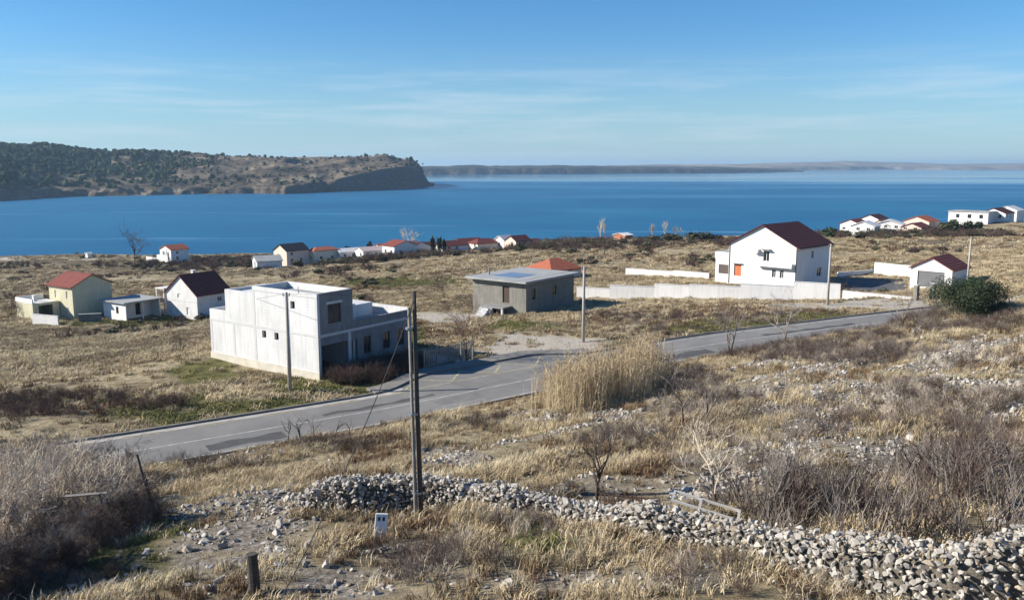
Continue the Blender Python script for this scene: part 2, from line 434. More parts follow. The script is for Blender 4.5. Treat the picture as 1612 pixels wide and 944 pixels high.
c = mixc(sp.outputs['Red'], c, ramp(noise(4.0, 8, .75), [(.34, (.10, .082, .06)), (.5, (.27, .235, .19)), (.64, (.50, .47, .42))]))
l.new(c, B.inputs['Base Color'])
bp = n.new('ShaderNodeBump'); bp.inputs['Strength'].default_value = 1.0; bp.inputs['Distance'].default_value = .35
l.new(noise(3.2, 9, .75), bp.inputs['Height']); l.new(bp.outputs[0], B.inputs['Normal'])
me = mesh_np('ground', V, grid_faces(nr, nc), gm)
ca = me.color_attributes.new('mask', 'FLOAT_COLOR', 'POINT')
ca.data.foreach_set('color', np.stack([mk[0].ravel(), mk[1].ravel(), mk[2].ravel(), mk[3].ravel()], 1).ravel())
ground = bpy.data.objects.new('ground', me); COL.objects.link(ground); struct(ground)
tag(ground, 'dry grassy slope and fields falling to the shore', 'ground')

# ---- road
asph = mat('worn_asphalt', (.155, .15, .14), .85, 0, .22, (.225, .218, .2), .35, 45, .35, world=True)
def strip(name, m, a0, a1, o0, o1, dz, step=1.0, parent=None):
    f = lambda o, a: o(a) if callable(o) else o
    vs = []; fs = []
    k = max(2, int((a1 - a0) / step) + 1)
    for i, a in enumerate(np.linspace(a0, a1, k)):
        for o in (f(o0, a), f(o1, a)):
            x, y = road_pt(a, o); vs.append((x, y, float(road_z(a)) + dz))
        if i: fs.append((2 * i - 2, 2 * i, 2 * i + 1, 2 * i - 1))
    ob = bpy.data.objects.new(name, mesh_np(name, vs, fs, m, False)); COL.objects.link(ob)
    if parent: ob.parent = parent
    return ob
AX = [arc_of(*p) for p in NEAR]
A_L, A_R = 2.0, ARC[-1] - 2
road = struct(strip('road', asph, A_L, A_R, 0.0, lambda a: float(road_w(a)), 0.0))
tag(road, 'worn grey two lane road running below the slope', 'road')
wl_ = mat('worn_white_paint', (.58, .57, .54), .8, 0, 1.6, (.26, .255, .245), world=True)
yl_ = mat('worn_yellow_paint', (.50, .43, .24), .8, 0, 1.6, (.2, .19, .16), world=True)
gut = mat('pale_gutter_concrete', (.45, .42, .37), .9, .3, 1.2, None, .3, 30, world=True)
strip('edge_line', wl_, A_L, A_R, .22, .34, .004, parent=road)
strip('centre_line', wl_, A_L, A_R, 3.32, 3.44, .004, parent=road)
a = A_L
while a < A_BAY0 + 1:
    strip('yellow_dash', yl_, a, a + 2.6, 6.3, 6.55, .004, parent=road); a += 4.6
a = A_BAY1 + 1
while a < A_R - 3:
    strip('far_line', wl_, a, a + 4.5, 6.35, 6.49, .004, parent=road); a += 5.0
patchm = mat('asphalt_repair', (.095, .093, .09), .85, .3, 1, None, .3, 40, world=True); patchl = mat('bleached_asphalt', (.2, .195, .18), .9, .3, 1, None, .3, 40, world=True)
for a_, L_, o0_, o1_, m_ in ((AX[2] + 3, 5, .9, 2.2, patchm), (AX[3] + 1.5, 9, 4.0, 4.6, patchm), (AX[4] + 3, 4, 1.4, 2.9, patchl), (AX[5] + 2, 11, 4.4, 6.0, patchl), (AX[6] + 1, 6, .8, 2.4, patchm), (AX[8] + 4, 12, 3.7, 4.4, patchm), (AX[1] + 12, 8, 4.4, 5.8, patchl), (AX[9] + 2, 9, 1.0, 2.6, patchl)):
    strip('repair_patch', m_, a_, a_ + L_, lambda a, o=o0_: o + .12 * math.sin(a * 1.7), lambda a, o=o1_: o + .15 * math.sin(a * 2.3 + 1), .002, .4, parent=road)
# zigzag of the bus bay
zz = MB(); pts = []
k = 0; a = A_BAY0 + 2
while a < A_BAY1 - 3:
    pts.append((a, 6.9 if k % 2 == 0 else 9.1)); a += 2.1; k += 1
for (a0, o0), (a1, o1) in zip(pts[:-1], pts[1:]):
    p = np.array(road_pt(a0, o0)); q = np.array(road_pt(a1, o1)); d = (q - p) / np.linalg.norm(q - p); nn = np.array([-d[1], d[0]]) * .11
    z0_, z1_ = float(road_z(a0)) + .012, float(road_z(a1)) + .012
    zz.add([(*(p - nn), z0_), (*(q - nn), z1_), (*(q + nn), z1_), (*(p + nn), z0_)], [(0, 1, 2, 3)])
zz.build('bus_bay_zigzag', yl_, road)
strip('bay_line', yl_, A_BAY0 + 1, A_BAY1 - 1, 6.5, 6.66, .008, parent=road)
strip('gutter', gut, A_L, A_BAY0 + 2, lambda a: float(road_w(a)) - .75, lambda a: float(road_w(a)) - .02, .004, parent=road)
# kerb and pavement on the seaward side
kerbm = mat('kerb_concrete', (.24, .225, .20), .9, .35, 2, None, .3, 40, world=True)
def kerb(a0, a1, h, wd, name, label):
    mb = MB(); k = int((a1 - a0) / 1.0) + 1; ps = []
    for a in np.linspace(a0, a1, k):
        w_ = float(road_w(a)); z = float(road_z(a)); i = road_pt(a, w_ + .01); o = road_pt(a, w_ + wd)
        ps.append([(i[0], i[1], z - .2), (i[0], i[1], z + h), (o[0], o[1], z + h), (o[0], o[1], z - .2)])
    vs = [p for q in ps for p in q]; fs = []
    for i in range(k - 1):
        for j in range(4):
            fs.append((i * 4 + j, i * 4 + (j + 1) % 4, (i + 1) * 4 + (j + 1) % 4, (i + 1) * 4 + j))
    fs += [(0, 1, 2, 3), tuple(4 * (k - 1) + q for q in (3, 2, 1, 0))]
    mb.add(vs, fs); o = mb.build(name, kerbm); struct(o); tag(o, label, 'pavement' if wd > .5 else 'kerb'); return o
kerb(A_L, A_BAY0 - .5, .14, .22, 'kerb', 'low grey kerb along the grass verge')
kerb(A_BAY0 - .4, A_BAY1 + .5, .15, 1.7, 'pavement', 'raised concrete pavement behind the bus bay')
kerb(A_BAY1 + .6, A_R, .12, .22, 'kerb', 'low grey kerb beside the field below the white house')

# ---- sea
SEA = -20.5
sm = bpy.data.materials.new('sea_water'); sm.use_nodes = True
n = sm.node_tree.nodes; l = sm.node_tree.links; B = n['Principled BSDF']
geo = n.new('ShaderNodeNewGeometry')
B.inputs['IOR'].default_value = 1.33
mpn = n.new('ShaderNodeMapping'); mpn.inputs['Scale'].default_value = (.0005, .0032, 1); mpn.inputs['Rotation'].default_value = (0, 0, .05); l.new(geo.outputs['Position'], mpn.inputs[0])
slick = noise(1.0, 5, .55, mpn.outputs[0])
mp2 = n.new('ShaderNodeMapping'); mp2.inputs['Scale'].default_value = (.004, .03, 1); mp2.inputs['Rotation'].default_value = (0, 0, -.04); l.new(geo.outputs['Position'], mp2.inputs[0])
st2 = noise(1.0, 4, .5, mp2.outputs[0])
sx = n.new('ShaderNodeSeparateXYZ'); l.new(geo.outputs['Position'], sx.inputs[0])
far = n.new('ShaderNodeMapRange'); far.inputs['From Min'].default_value = 800; far.inputs['From Max'].default_value = 2400; far.inputs['To Max'].default_value = .34; l.new(sx.outputs['Y'], far.inputs['Value'])
ad = n.new('ShaderNodeMath'); l.new(slick, ad.inputs[0]); l.new(far.outputs[0], ad.inputs[1])
calm = n.new('ShaderNodeMapRange'); calm.inputs['From Min'].default_value = .55; calm.inputs['From Max'].default_value = .9; l.new(ad.outputs[0], calm.inputs['Value'])
s3 = n.new('ShaderNodeMapRange'); s3.inputs['From Min'].default_value = .62; s3.inputs['From Max'].default_value = .78; l.new(st2, s3.inputs['Value'])
mxm = n.new('ShaderNodeMath'); mxm.operation = 'MAXIMUM'; l.new(calm.outputs[0], mxm.inputs[0]); l.new(s3.outputs[0], mxm.inputs[1])
CALM = mxm.outputs[0]
l.new(ramp(noise(.004, 3), [(.3, (.012, .095, .20)), (.7, (.022, .145, .26))]), B.inputs['Base Color'])
rr = n.new('ShaderNodeMapRange'); rr.inputs['To Min'].default_value = .5; rr.inputs['To Max'].default_value = .08; l.new(CALM, rr.inputs['Value']); l.new(rr.outputs[0], B.inputs['Roughness'])
ss = n.new('ShaderNodeMapRange'); ss.inputs['To Min'].default_value = .22; ss.inputs['To Max'].default_value = .5; l.new(CALM, ss.inputs['Value']); l.new(ss.outputs[0], B.inputs['Specular IOR Level'])
mpw = n.new('ShaderNodeMapping'); mpw.inputs['Scale'].default_value = (.25, .5, 1); l.new(geo.outputs['Position'], mpw.inputs[0])
bp = n.new('ShaderNodeBump'); bp.inputs['Distance'].default_value = .3; l.new(noise(1, 4, .6, mpw.outputs[0]), bp.inputs['Height'])
bs = n.new('ShaderNodeMapRange'); bs.inputs['To Min'].default_value = .7; bs.inputs['To Max'].default_value = .04; l.new(CALM, bs.inputs['Value']); l.new(bs.outputs[0], bp.inputs['Strength'])
l.new(bp.outputs[0], B.inputs['Normal'])
sea = MB(); sea.add([(-16000, 250, SEA), (16000, 250, SEA), (16000, 16000, SEA), (-16000, 16000, SEA)], [(0, 1, 2, 3)])
sea = struct(sea.build('sea', sm)); tag(sea, 'calm blue sea with pale slicks', 'sea')

# ---- headland and far coasts
def land(name, label, u0, u1, du, shore, ridge_d, top, bank, colpts, nscale, seed, gully=.1, cat='hill', end=None, nv=90, bs=(.0, .05)):
    us = np.arange(u0, u1 + .01, du); vs = np.concatenate([np.linspace(-.02, .2, nv // 3), np.linspace(.21, 1.9, nv)])
    U, Vv = np.meshgrid(us, vs, indexing='xy')
    ds = shore(U); W_ = ridge_d(U)
    X = (U - CX) / FPX * ds; D = ds + Vv * W_
    X = (U - CX) / FPX * D
    H = top(U); bk = bank(U)
    nz_ = fbm(X / nscale, D / nscale, seed, 5)
    nz2 = fbm(X / (nscale * .3), D / (nscale * .9), seed + 3, 4)
    v = np.clip(Vv + (nz2 - .5) * .12, 0, 3) * (Vv > 0) + np.minimum(Vv, 0)
    prof = bk * smooth(bs[0], bs[1], v) + (1 - bk) * (smooth(-.35, 1.0, v) - smooth(-.35, 1, np.zeros(1))) / (1 - smooth(-.35, 1, np.zeros(1)))
    back = 1 - smooth(1.0, 1.85, v)
    env = end(U) if end is not None else 1
    h = H * prof * back * env * (1 + gully * 4 * (nz_ - .5) * smooth(.02, .3, v) * (1 - smooth(.6, 1, v) * .75))
    h = h + H * .03 * (nz2 - .5) * smooth(.05, .2, v) * env
    Z = SEA - 2 + h + 2.4 * smooth(-.01, .01, Vv)
    Z = np.where((Vv < 0) | (Vv > 1.84), SEA - 3, Z)
    V = np.stack([X.ravel(), D.ravel(), Z.ravel()], 1)
    m = bpy.data.materials.new(name + '_scrub'); m.use_nodes = True
    global n, l, geo
    n = m.node_tree.nodes; l = m.node_tree.links; B = n['Principled BSDF']; B.inputs['Roughness'].default_value = .95; B.inputs['Specular IOR Level'].default_value = .05
    geo = n.new('ShaderNodeNewGeometry')
    mpn = n.new('ShaderNodeMapping'); mpn.inputs['Scale'].default_value = (1, .7, 5); l.new(geo.outputs['Position'], mpn.inputs[0])
    cA = ramp(noise(1.6 / nscale, 8, .72, mpn.outputs[0]), colpts)
    # bare rock where it is steep
    sx = n.new('ShaderNodeSeparateXYZ'); l.new(geo.outputs['True Normal'], sx.inputs[0])
    stp = n.new('ShaderNodeMapRange'); stp.inputs['From Min'].default_value = .75; stp.inputs['From Max'].default_value = .5; l.new(sx.outputs['Z'], stp.inputs['Value'])
    cB = ramp(noise(12 / nscale, 8, .7, mpn.outputs[0]), [(.35, (.07, .06, .055)), (.6, (.16, .14, .12)), (.75, (.3, .26, .22))])
    l.new(mixc(stp.outputs[0], cA, cB), B.inputs['Base Color'])
    bp = n.new('ShaderNodeBump'); bp.inputs['Strength'].default_value = 1; bp.inputs['Distance'].default_value = nscale * .04; l.new(noise(9 / nscale, 8, .7), bp.inputs['Height']); l.new(bp.outputs[0], B.inputs['Normal'])
    o = bpy.data.objects.new(name, mesh_np(name, V, grid_faces(len(vs), len(us)), m)); COL.objects.link(o); struct(o); tag(o, label, cat)
    return o, X, D, Z
sea_d = lambda py: (CAMZ - SEA) * FPX / (py - HOR)
shore1 = lambda U: sea_d(np.interp(U, [-500, 0, 100, 200, 300, 400, 450, 560, 640, 680, 700], [330, 316.5, 309, 307.5, 305, 304, 304.5, 300, 296, 293, 292])) + 12 * (fbm(U / 17, U * 0, 3, 3) - .5)
rd1 = lambda U: np.interp(U, [-500, 0, 300, 500, 600, 680], [430, 420, 400, 330, 260, 200])
def top1(U):
    d = shore1(U) + rd1(U); py = np.interp(U, [-500, 0, 80, 130, 200, 300, 400, 450, 500, 560, 600, 640, 660, 685], [226, 231, 235, 241, 243, 245, 247, 247.5, 248.5, 249, 250, 254, 259, 264])
    return CAMZ + (HOR - py) / FPX * d - SEA
bank1 = lambda U: np.interp(U, [-500, 380, 450, 520, 580, 640, 690], [.1, .1, .14, .25, .5, .78, .8])
end1 = lambda U: 1 - smooth(658, 683, U + 5 * (fbm(U / 6, U * 0, 8, 2) - .5))
head, HX, HD, HZ = land('headland', 'brown scrubby headland with dark cliffs across the water', -520, 686, 2.4, shore1, rd1, top1, bank1,
    [(.3, (.034, .034, .026)), (.43, (.075, .063, .046)), (.53, (.16, .13, .092)), (.66, (.32, .265, .19))], 90, 21, .22, end=end1)
shA = lambda U: sea_d(np.interp(U, [300, 660, 900, 1100, 1250], [275.5, 275.2, 273.6, 272.2, 270.5])) + 60 * (fbm(U / 25, U * 0, 4, 3) - .5)
topA = lambda U: np.interp(U, [300, 660, 720, 850, 1000, 1120, 1200, 1260], [34, 33, 36, 37, 33, 30, 20, 4]) * (1 + .25 * (fbm(U / 22, U * 0, 14, 4) - .5))
land('far_coast', 'low bluish far coast beyond the cliff point', 300, 1260, 3, shA, lambda U: 900 + U * 0, topA, lambda U: .7 + 0 * U,
     [(.35, (.024, .028, .026)), (.56, (.045, .043, .036)), (.70, (.26, .22, .17))], 260, 33, .05, 'coast', nv=50)
shB = lambda U: sea_d(np.interp(U, [950, 1100, 1250, 1400, 1600, 2300], [269.3, 269.0, 268.0, 267.0, 267.2, 268])) + 120 * (fbm(U / 40, U * 0, 6, 3) - .5)
topB = lambda U: np.interp(U, [950, 1050, 1150, 1240, 1340, 1420, 1480, 1560, 1650, 2300], [34, 44, 46, 62, 78, 64, 52, 52, 60, 70]) * (1 + .16 * (fbm(U / 30, U * 0, 15, 4) - .5))
land('island_hills', 'long pale island hills along the horizon', 950, 2300, 4, shB, lambda U: 1800 + U * 0, topB, lambda U: .35 + 0 * U,
     [(.35, (.11, .095, .07)), (.5, (.2, .165, .12)), (.62, (.34, .29, .22))], 500, 43, .08, 'hills', nv=50)

# wood on the headland
def blob_mesh(name, m, k=2, seed=0, flat=.8):
    rg = random.Random(seed); bm = bmesh.new(); bmesh.ops.create_icosphere(bm, subdivisions=k, radius=.5)
    for v in bm.verts:
        s_ = rg.uniform(.7, 1.2); v.co = Vector((v.co.x * s_, v.co.y * s_, max(v.co.z, -.3) * s_ * flat + .32))
    me = bpy.data.meshes.new(name); bm.to_mesh(me); bm.free(); me.materials.append(m); return me
pine = mat('far_pine', (.028, .042, .022), .95, 0, 2, (.055, .07, .035), rnd=.35, spec=.05)
scrb = mat('far_scrub', (.085, .07, .042), .95, 0, 2, (.05, .05, .03), rnd=.4, spec=.05)
cw = variants('wood_kinds', [blob_mesh('pine_crown', pine, 2, i, 1.1) for i in range(4)] + [blob_mesh('scrub_crown', scrb, 2, i + 9, .7) for i in range(3)])
hn = HX.size; pr = RNG.integers(0, hn, 80000)
hx, hy, hz = HX.ravel()[pr] + RNG.normal(0, 5, pr.size), HD.ravel()[pr] + RNG.normal(0, 4, pr.size), HZ.ravel()[pr]
hu = CX + FPX * hx / hy; vrel = (hy - shore1(hu)) / rd1(hu)
wood = 1 - smooth(20, 420, hu + 260 * (fbm(hx / 60, hy / 60, 51, 3) - .5))
dens = (wood * smooth(.12, .4, vrel + .5 * (fbm(hx / 50, hy / 50, 52, 3) - .5)) * (.25 + .75 * smooth(.38, .55, fbm(hx / 35, hy / 45, 55, 3))) + .035) * (vrel < 1.25) * (vrel > .05) * (hz > SEA + 6) * (hu < 668)
keep = RNG.random(pr.size) < dens * .8
isp = RNG.random(pr.size) < np.clip(wood * 1.1, .1, .9)
hs = np.where(isp, RNG.uniform(4, 9, pr.size), RNG.uniform(2.5, 6, pr.size))
def head_h(x, y):                        # height of the headland mesh near a sample
    return None
wd = scatter('headland_wood', cw, np.stack([hx, hy, hz - .8], 1)[keep], hs[keep], RNG.uniform(0, 6.28, keep.sum()), np.where(isp, RNG.integers(0, 4, pr.size), RNG.integers(4, 7, pr.size))[keep])
tag(wd, 'dark green pine wood and scrub covering the headland', 'wood')

# ---- the air over the water
hz_ = MB().box(-17000, 17000, -120, 17000, -45, 95).build('haze', bpy.data.materials.new('air'))
am = hz_.data.materials[0]; am.use_nodes = True; am.node_tree.nodes.clear()
vo = am.node_tree.nodes.new('ShaderNodeOutputMaterial'); pv = am.node_tree.nodes.new('ShaderNodeVolumePrincipled')
pv.inputs['Color'].default_value = (.52, .76, 1, 1); pv.inputs['Density'].default_value = .00009; pv.inputs['Anisotropy'].default_value = 0.2
am.node_tree.links.new(pv.outputs[0], vo.inputs['Volume'])
tag(hz_, 'thin blue haze over the sea and far hills', 'haze', kind='stuff')
# ================================================================ BUILDINGS
white = mat('white_render', (.78, .77, .74), .85, .1, .6, None, .1, 30)
white2 = mat('old_white_render', (.72, .71, .68), .9, .18, .7, None, .15, 20)
cream = mat('cream_render', (.62, .58, .40), .88, .14, .7, None, .12, 20)
pinkm = mat('pink_render', (.70, .50, .42), .88, .12, .7)
salmon = mat('salmon_render', (.74, .58, .48), .88, .12, .7)
palecream = mat('pale_cream_render', (.74, .68, .55), .88, .12, .7)
greyblock = mat('grey_block_wall', (.17, .165, .142), .95, 0, .9, (.24, .23, .2), .35, 12)
rawconc = mat('raw_concrete', (.66, .66, .645), .93, 0, .35, (.55, .55, .54), .4, 7)
def weather(m, amt=.4, course=0.0):
    # rain streaks down the wall and, where asked, faint block courses
    n_ = m.node_tree.nodes; l_ = m.node_tree.links; b_ = n_['Principled BSDF']; src = b_.inputs['Base Color'].links[0].from_socket
    t_ = n_.new('ShaderNodeTexCoord'); mp_ = n_.new('ShaderNodeMapping'); mp_.inputs['Scale'].default_value = (2.2, 2.2, .16); l_.new(t_.outputs['Object'], mp_.inputs[0])
    z_ = n_.new('ShaderNodeTexNoise'); z_.inputs['Scale'].default_value = 1.4; z_.inputs['Detail'].default_value = 7; z_.inputs['Roughness'].default_value = .7; l_.new(mp_.outputs[0], z_.inputs['Vector'])
    r_ = n_.new('ShaderNodeMapRange'); r_.inputs['From Min'].default_value = .48; r_.inputs['From Max'].default_value = .72; r_.inputs['To Min'].default_value = 1; r_.inputs['To Max'].default_value = 1 - amt; l_.new(z_.outputs['Fac'], r_.inputs['Value'])
    f_ = r_.outputs[0]
    if course:
        w_ = n_.new('ShaderNodeTexWave'); w_.bands_direction = 'Z'; w_.inputs['Scale'].default_value = course; w_.inputs['Distortion'].default_value = .6; l_.new(t_.outputs['Object'], w_.inputs['Vector'])
        c_ = n_.new('ShaderNodeMapRange'); c_.inputs['From Min'].default_value = .0; c_.inputs['From Max'].default_value = .12; c_.inputs['To Min'].default_value = .9; c_.inputs['To Max'].default_value = 1; l_.new(w_.outputs['Fac'], c_.inputs['Value'])
        k_ = n_.new('ShaderNodeMath'); k_.operation = 'MULTIPLY'; l_.new(f_, k_.inputs[0]); l_.new(c_.outputs[0], k_.inputs[1]); f_ = k_.outputs[0]
    x_ = n_.new('ShaderNodeMix'); x_.data_type = 'RGBA'; x_.blend_type = 'MULTIPLY'; x_.inputs[0].default_value = 1; l_.new(src, x_.inputs[6]); l_.new(f_, x_.inputs[7]); l_.new(x_.outputs[2], b_.inputs['Base Color'])
weather(rawconc, .22, 1.25)
for m_ in (white, white2, cream): weather(m_, .16)
weather(greyblock, .3, 1.25)
rawconc2 = mat('concrete_beam', (.55, .55, .54), .93, .14, 1.2, None, .25, 14)
darkconc = mat('dark_concrete', (.27, .27, .26), .93, .2, .8, None, .25, 14)
plinthm = mat('plinth_render', (.62, .58, .48), .95, .25, 1.0)
roofslab = mat('roof_slab_grey', (.36, .37, .36), .9, .25, .5)
bluesheet = mat('blue_membrane', (.16, .24, .36), .6, .25, .8)
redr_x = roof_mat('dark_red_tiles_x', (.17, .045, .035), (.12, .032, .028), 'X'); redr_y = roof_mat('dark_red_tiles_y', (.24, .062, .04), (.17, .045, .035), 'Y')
maroon = roof_mat('maroon_tiles', (.085, .022, .024), (.06, .018, .02), 'X')
orange_x = roof_mat('orange_tiles_x', (.42, .13, .065), (.32, .095, .05), 'X'); orange_y = roof_mat('orange_tiles_y', (.44, .15, .08), (.33, .11, .06), 'Y')
blackr = roof_mat('charcoal_tiles', (.035, .035, .04), (.05, .048, .05), 'X')
glass = mat('window_glass', (.018, .022, .028), .08, spec=.6)
framew = mat('window_frame_white', (.75, .75, .73), .5)
framed = mat('window_frame_dark', (.09, .07, .06), .6)
shutter_o = mat('orange_shutter', (.55, .17, .07), .6, .15, 6)
darkdoor = mat('door_dark_grey', (.16, .165, .17), .6, .2, 4)
metal = mat('grey_metal', (.32, .33, .34), .45, .2, 8, metal=.6)
downm = mat('brown_downpipe', (.14, .11, .09), .5)
X3, Y3 = Vector((1, 0, 0)), Vector((0, 1, 0))

def put_window(par, face, u0, u1, z0, z1, LX, LY, fm, kind='window', pane=glass, t=.25, bars=1, sill=None, part=None):
    """a frame set into an opening of face A (x=0), B (y=0); its pane is a sub-part"""
    fr = MB(); pn = MB(); w = .06; r0, r1 = .10, .17
    def bx(mb, a, b, c, d, q0, q1):
        if face == 'A': mb.box(q0, q1, a, b, c, d)
        else: mb.box(a, b, q0, q1, c, d)
    g = .004
    a0, a1, c0, c1 = u0 + g, u1 - g, z0 + g, z1 - g
    bx(fr, a0, a0 + w, c0, c1, r0, r1); bx(fr, a1 - w, a1, c0, c1, r0, r1); bx(fr, a0 + w, a1 - w, c0, c0 + w, r0, r1); bx(fr, a0 + w, a1 - w, c1 - w, c1, r0, r1)
    for k in range(bars):
        m_ = a0 + (a1 - a0) * (k + 1) / (bars + 1); bx(fr, m_ - .03, m_ + .03, c0 + w, c1 - w, r0 + .005, r1 - .005)
    o = fr.build(part or kind, fm, par)
    bx(pn, a0 + w * .5, a1 - w * .5, c0 + w * .5, c1 - w * .5, .13, .145)
    pn.build('pane' if pane is glass else 'panel', pane, o)
    if sill:
        s_ = MB(); bx(s_, u0 - .08, u1 + .08, z0 - .07, z0 - .004, -.09, .09); s_.build('sill', sill, o)
    return o

def gabled(name, label, C, ang, LX, LY, h, rh, ridge, wm, rm, A=(), B=(), ov=.35, fm=framew, group=None, base=1.0, chim=None, sill=None, gutter=False, cat='house', hip=0.0, th=.16):
    t = .25
    H = thing(name, label, cat, C, ang, group); foot(C, ang, LX, LY)
    w = MB()
    w.wall((0, 0, 0), Y3, -X3, LY, -base, h, t, [q[:4] for q in A]); w.wall((LX, 0, 0), Y3, X3, LY, -base, h, t)
    w.wall((t, 0, 0), X3, -Y3, LX - 2 * t, -base, h, t, [(q[0] - t, q[1] - t, q[2], q[3]) for q in B]); w.wall((t, LY, 0), X3, Y3, LX - 2 * t, -base, h, t)
    if hip == 0:
        if ridge == 'x':
            for x0 in (0, LX - t): w.prism([(x0, 0, h), (x0, LY, h), (x0, LY / 2, h + rh)], (t, 0, 0))
        else:
            for y0 in (0, LY - t): w.prism([(0, y0, h), (LX, y0, h), (LX / 2, y0, h + rh)], (0, t, 0))
    w.build('wall', wm, H)
    r = MB(); g = .004
    S = LY if ridge == 'x' else LX; Ln = LX if ridge == 'x' else LY
    k = rh / (S / 2)
    if hip == 0:
        prof = [(-ov, h - ov * k + g), (S / 2, h + rh + g), (S + ov, h - ov * k + g), (S + ov, h - ov * k + g + th), (S / 2, h + rh + g + th), (-ov, h - ov * k + g + th)]
        if ridge == 'x':
            p = [(-ov, a, b) for a, b in prof]; d = (Ln + 2 * ov, 0, 0)
        else:
            p = [(a, -ov, b) for a, b in prof]; d = (0, Ln + 2 * ov, 0)
        r.prism(p[:2] + [p[4], p[5]], d); r.prism([p[1], p[2], p[3], p[4]], d)
    else:
        z0 = h + g; z1 = h + rh
        lo = [(-ov, -ov, z0), (LX + ov, -ov, z0), (LX + ov, LY + ov, z0), (-ov, LY + ov, z0)]
        up = [(a, b, z0 + th) for a, b, _ in lo]
        rp = [(hip, LY / 2, z1), (LX - hip, LY / 2, z1)] if ridge == 'x' else [(LX / 2, hip, z1), (LX / 2, LY - hip, z1)]
        fs = [(3, 2, 1, 0), (0, 1, 5, 4), (1, 2, 6, 5), (2, 3, 7, 6), (3, 0, 4, 7)]
        fs += [(4, 5, 9, 8), (5, 6, 9), (6, 7, 8, 9), (7, 4, 8)] if ridge == 'x' else [(4, 5, 8), (5, 6, 9, 8), (6, 7, 9), (7, 4, 8, 9)]
        r.add(lo + up + rp, fs)
    ro = r.build('roof', rm, H)
    if chim:
        cx, cy, cz = chim; c_ = MB(); c_.box(cx - .28, cx + .28, cy - .28, cy + .28, h + rh * .4, cz); c_.box(cx - .36, cx + .36, cy - .36, cy + .36, cz, cz + .12); c_.build('chimney', wm, ro)
    if gutter:
        ze = h - ov * k + .06
        for sd_ in ((-ov - .07), (S + ov + .07)):
            q = MB()
            q.tube([(-ov, sd_, ze), (LX + ov, sd_, ze)] if ridge == 'x' else [(sd_, -ov, ze), (sd_, LY + ov, ze)], .07, 6); q.build('gutter', downm, H)
        for x_, y_ in ((-.06, .14), (-.06, LY - .14)):
            q = MB(); q.tube([(x_, y_, -.6), (x_, y_, h - .1)], .06, 6); q.build('downpipe', downm, H)
    for face, lst in (('A', A), ('B', B)):
        for q in lst:
            kd = q[4] if len(q) > 4 else 'window'
            pn = {'window': glass, 'shutter': shutter_o, 'garage_door': darkdoor, 'door': darkdoor, 'closed_shutter': framew}[kd]
            put_window(H, face, *q[:4], LX, LY, fm if kd != 'shutter' else shutter_o, {'closed_shutter': 'shutter'}.get(kd, kd), pn, sill=sill if kd == 'window' else None, bars=0 if kd in ('garage_door', 'door') else 1)
    return H
def frame_dir(rx, ry): return math.atan2(ry, rx)

# ---- unfinished concrete house
C0 = at_z(503, 593, 0.1); C0 = (C0[0], C0[1], 0.1); an = frame_dir(.58, .815)
H = thing('unfinished_house', 'grey unfinished two storey concrete house with open windows beside the road', 'house', C0, an); foot(C0, an, 11.4, 14.6)
LX, LY = 11.4, 14.6; t = .25
w = MB()
hA = [(6.65, 7.2, 2.5, 3.15), (5.0, 5.55, 2.5, 3.15)]
hB = [(.35, 3.3, 0.05, 2.55), (3.75, 4.45, .3, 2.5), (5.2, 6.1, 1.0, 2.55), (7.6, 8.5, 1.0, 2.55), (9.5, 10.4, 1.0, 2.55)]
w.wall((0, 0, 0), Y3, -X3, LY, -2.2, 3.4, t, hA); w.wall((LX, 0, 0), Y3, X3, LY, -2.2, 3.4, t, [(3, 4.4, .9, 2.4), (8, 9.4, .9, 2.4)])
w.wall((t, LY, 0), X3, Y3, LX - 2 * t, -2.2, 3.4, t)
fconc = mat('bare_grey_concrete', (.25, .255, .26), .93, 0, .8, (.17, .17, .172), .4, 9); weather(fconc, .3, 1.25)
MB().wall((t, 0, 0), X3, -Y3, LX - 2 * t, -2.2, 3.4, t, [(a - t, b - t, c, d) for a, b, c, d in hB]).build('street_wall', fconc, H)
w.wall((4.2, t, 0), Y3, -X3, LY - 2 * t, 0, 3.2, .2)
w.build('ground_floor_wall', rawconc, H)
w = MB()
w.wall((0, 0, 0), Y3, -X3, 8.3, 3.4, 6.95, t, [(2.75, 3.3, 5.45, 6.1)]); w.wall((4.0, .254, 0), Y3, X3, 8.046, 3.4, 6.95, t, [(5, 6, 3.6, 5.6)])
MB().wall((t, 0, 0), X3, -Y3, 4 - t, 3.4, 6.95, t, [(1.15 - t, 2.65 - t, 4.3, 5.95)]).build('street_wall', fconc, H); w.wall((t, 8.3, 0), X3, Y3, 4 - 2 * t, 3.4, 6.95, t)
w.build('upper_wall', rawconc, H)
w = MB()
w.wall((0, 8.3, 0), Y3, -X3, 3.9, 3.4, 6.35, t); w.wall((4.4, 8.302, 0), Y3, X3, 3.9, 3.4, 6.35, t); w.wall((t, 12.2, 0), X3, Y3, 4.4 - 2 * t, 3.4, 6.35, t)
w.box(t, 4.15, 8.31, 11.94, 5.9, 6.1); w.build('rear_upper_wall', rawconc, H)
w = MB(); w.box(.26, LX - .26, .26, LY - .26, 3.2, 3.396); w.build('terrace_slab', roofslab, H)
w = MB(); w.box(.26, 3.74, .26, 8.04, 6.15, 6.38); w.build('roof_slab', roofslab, H)
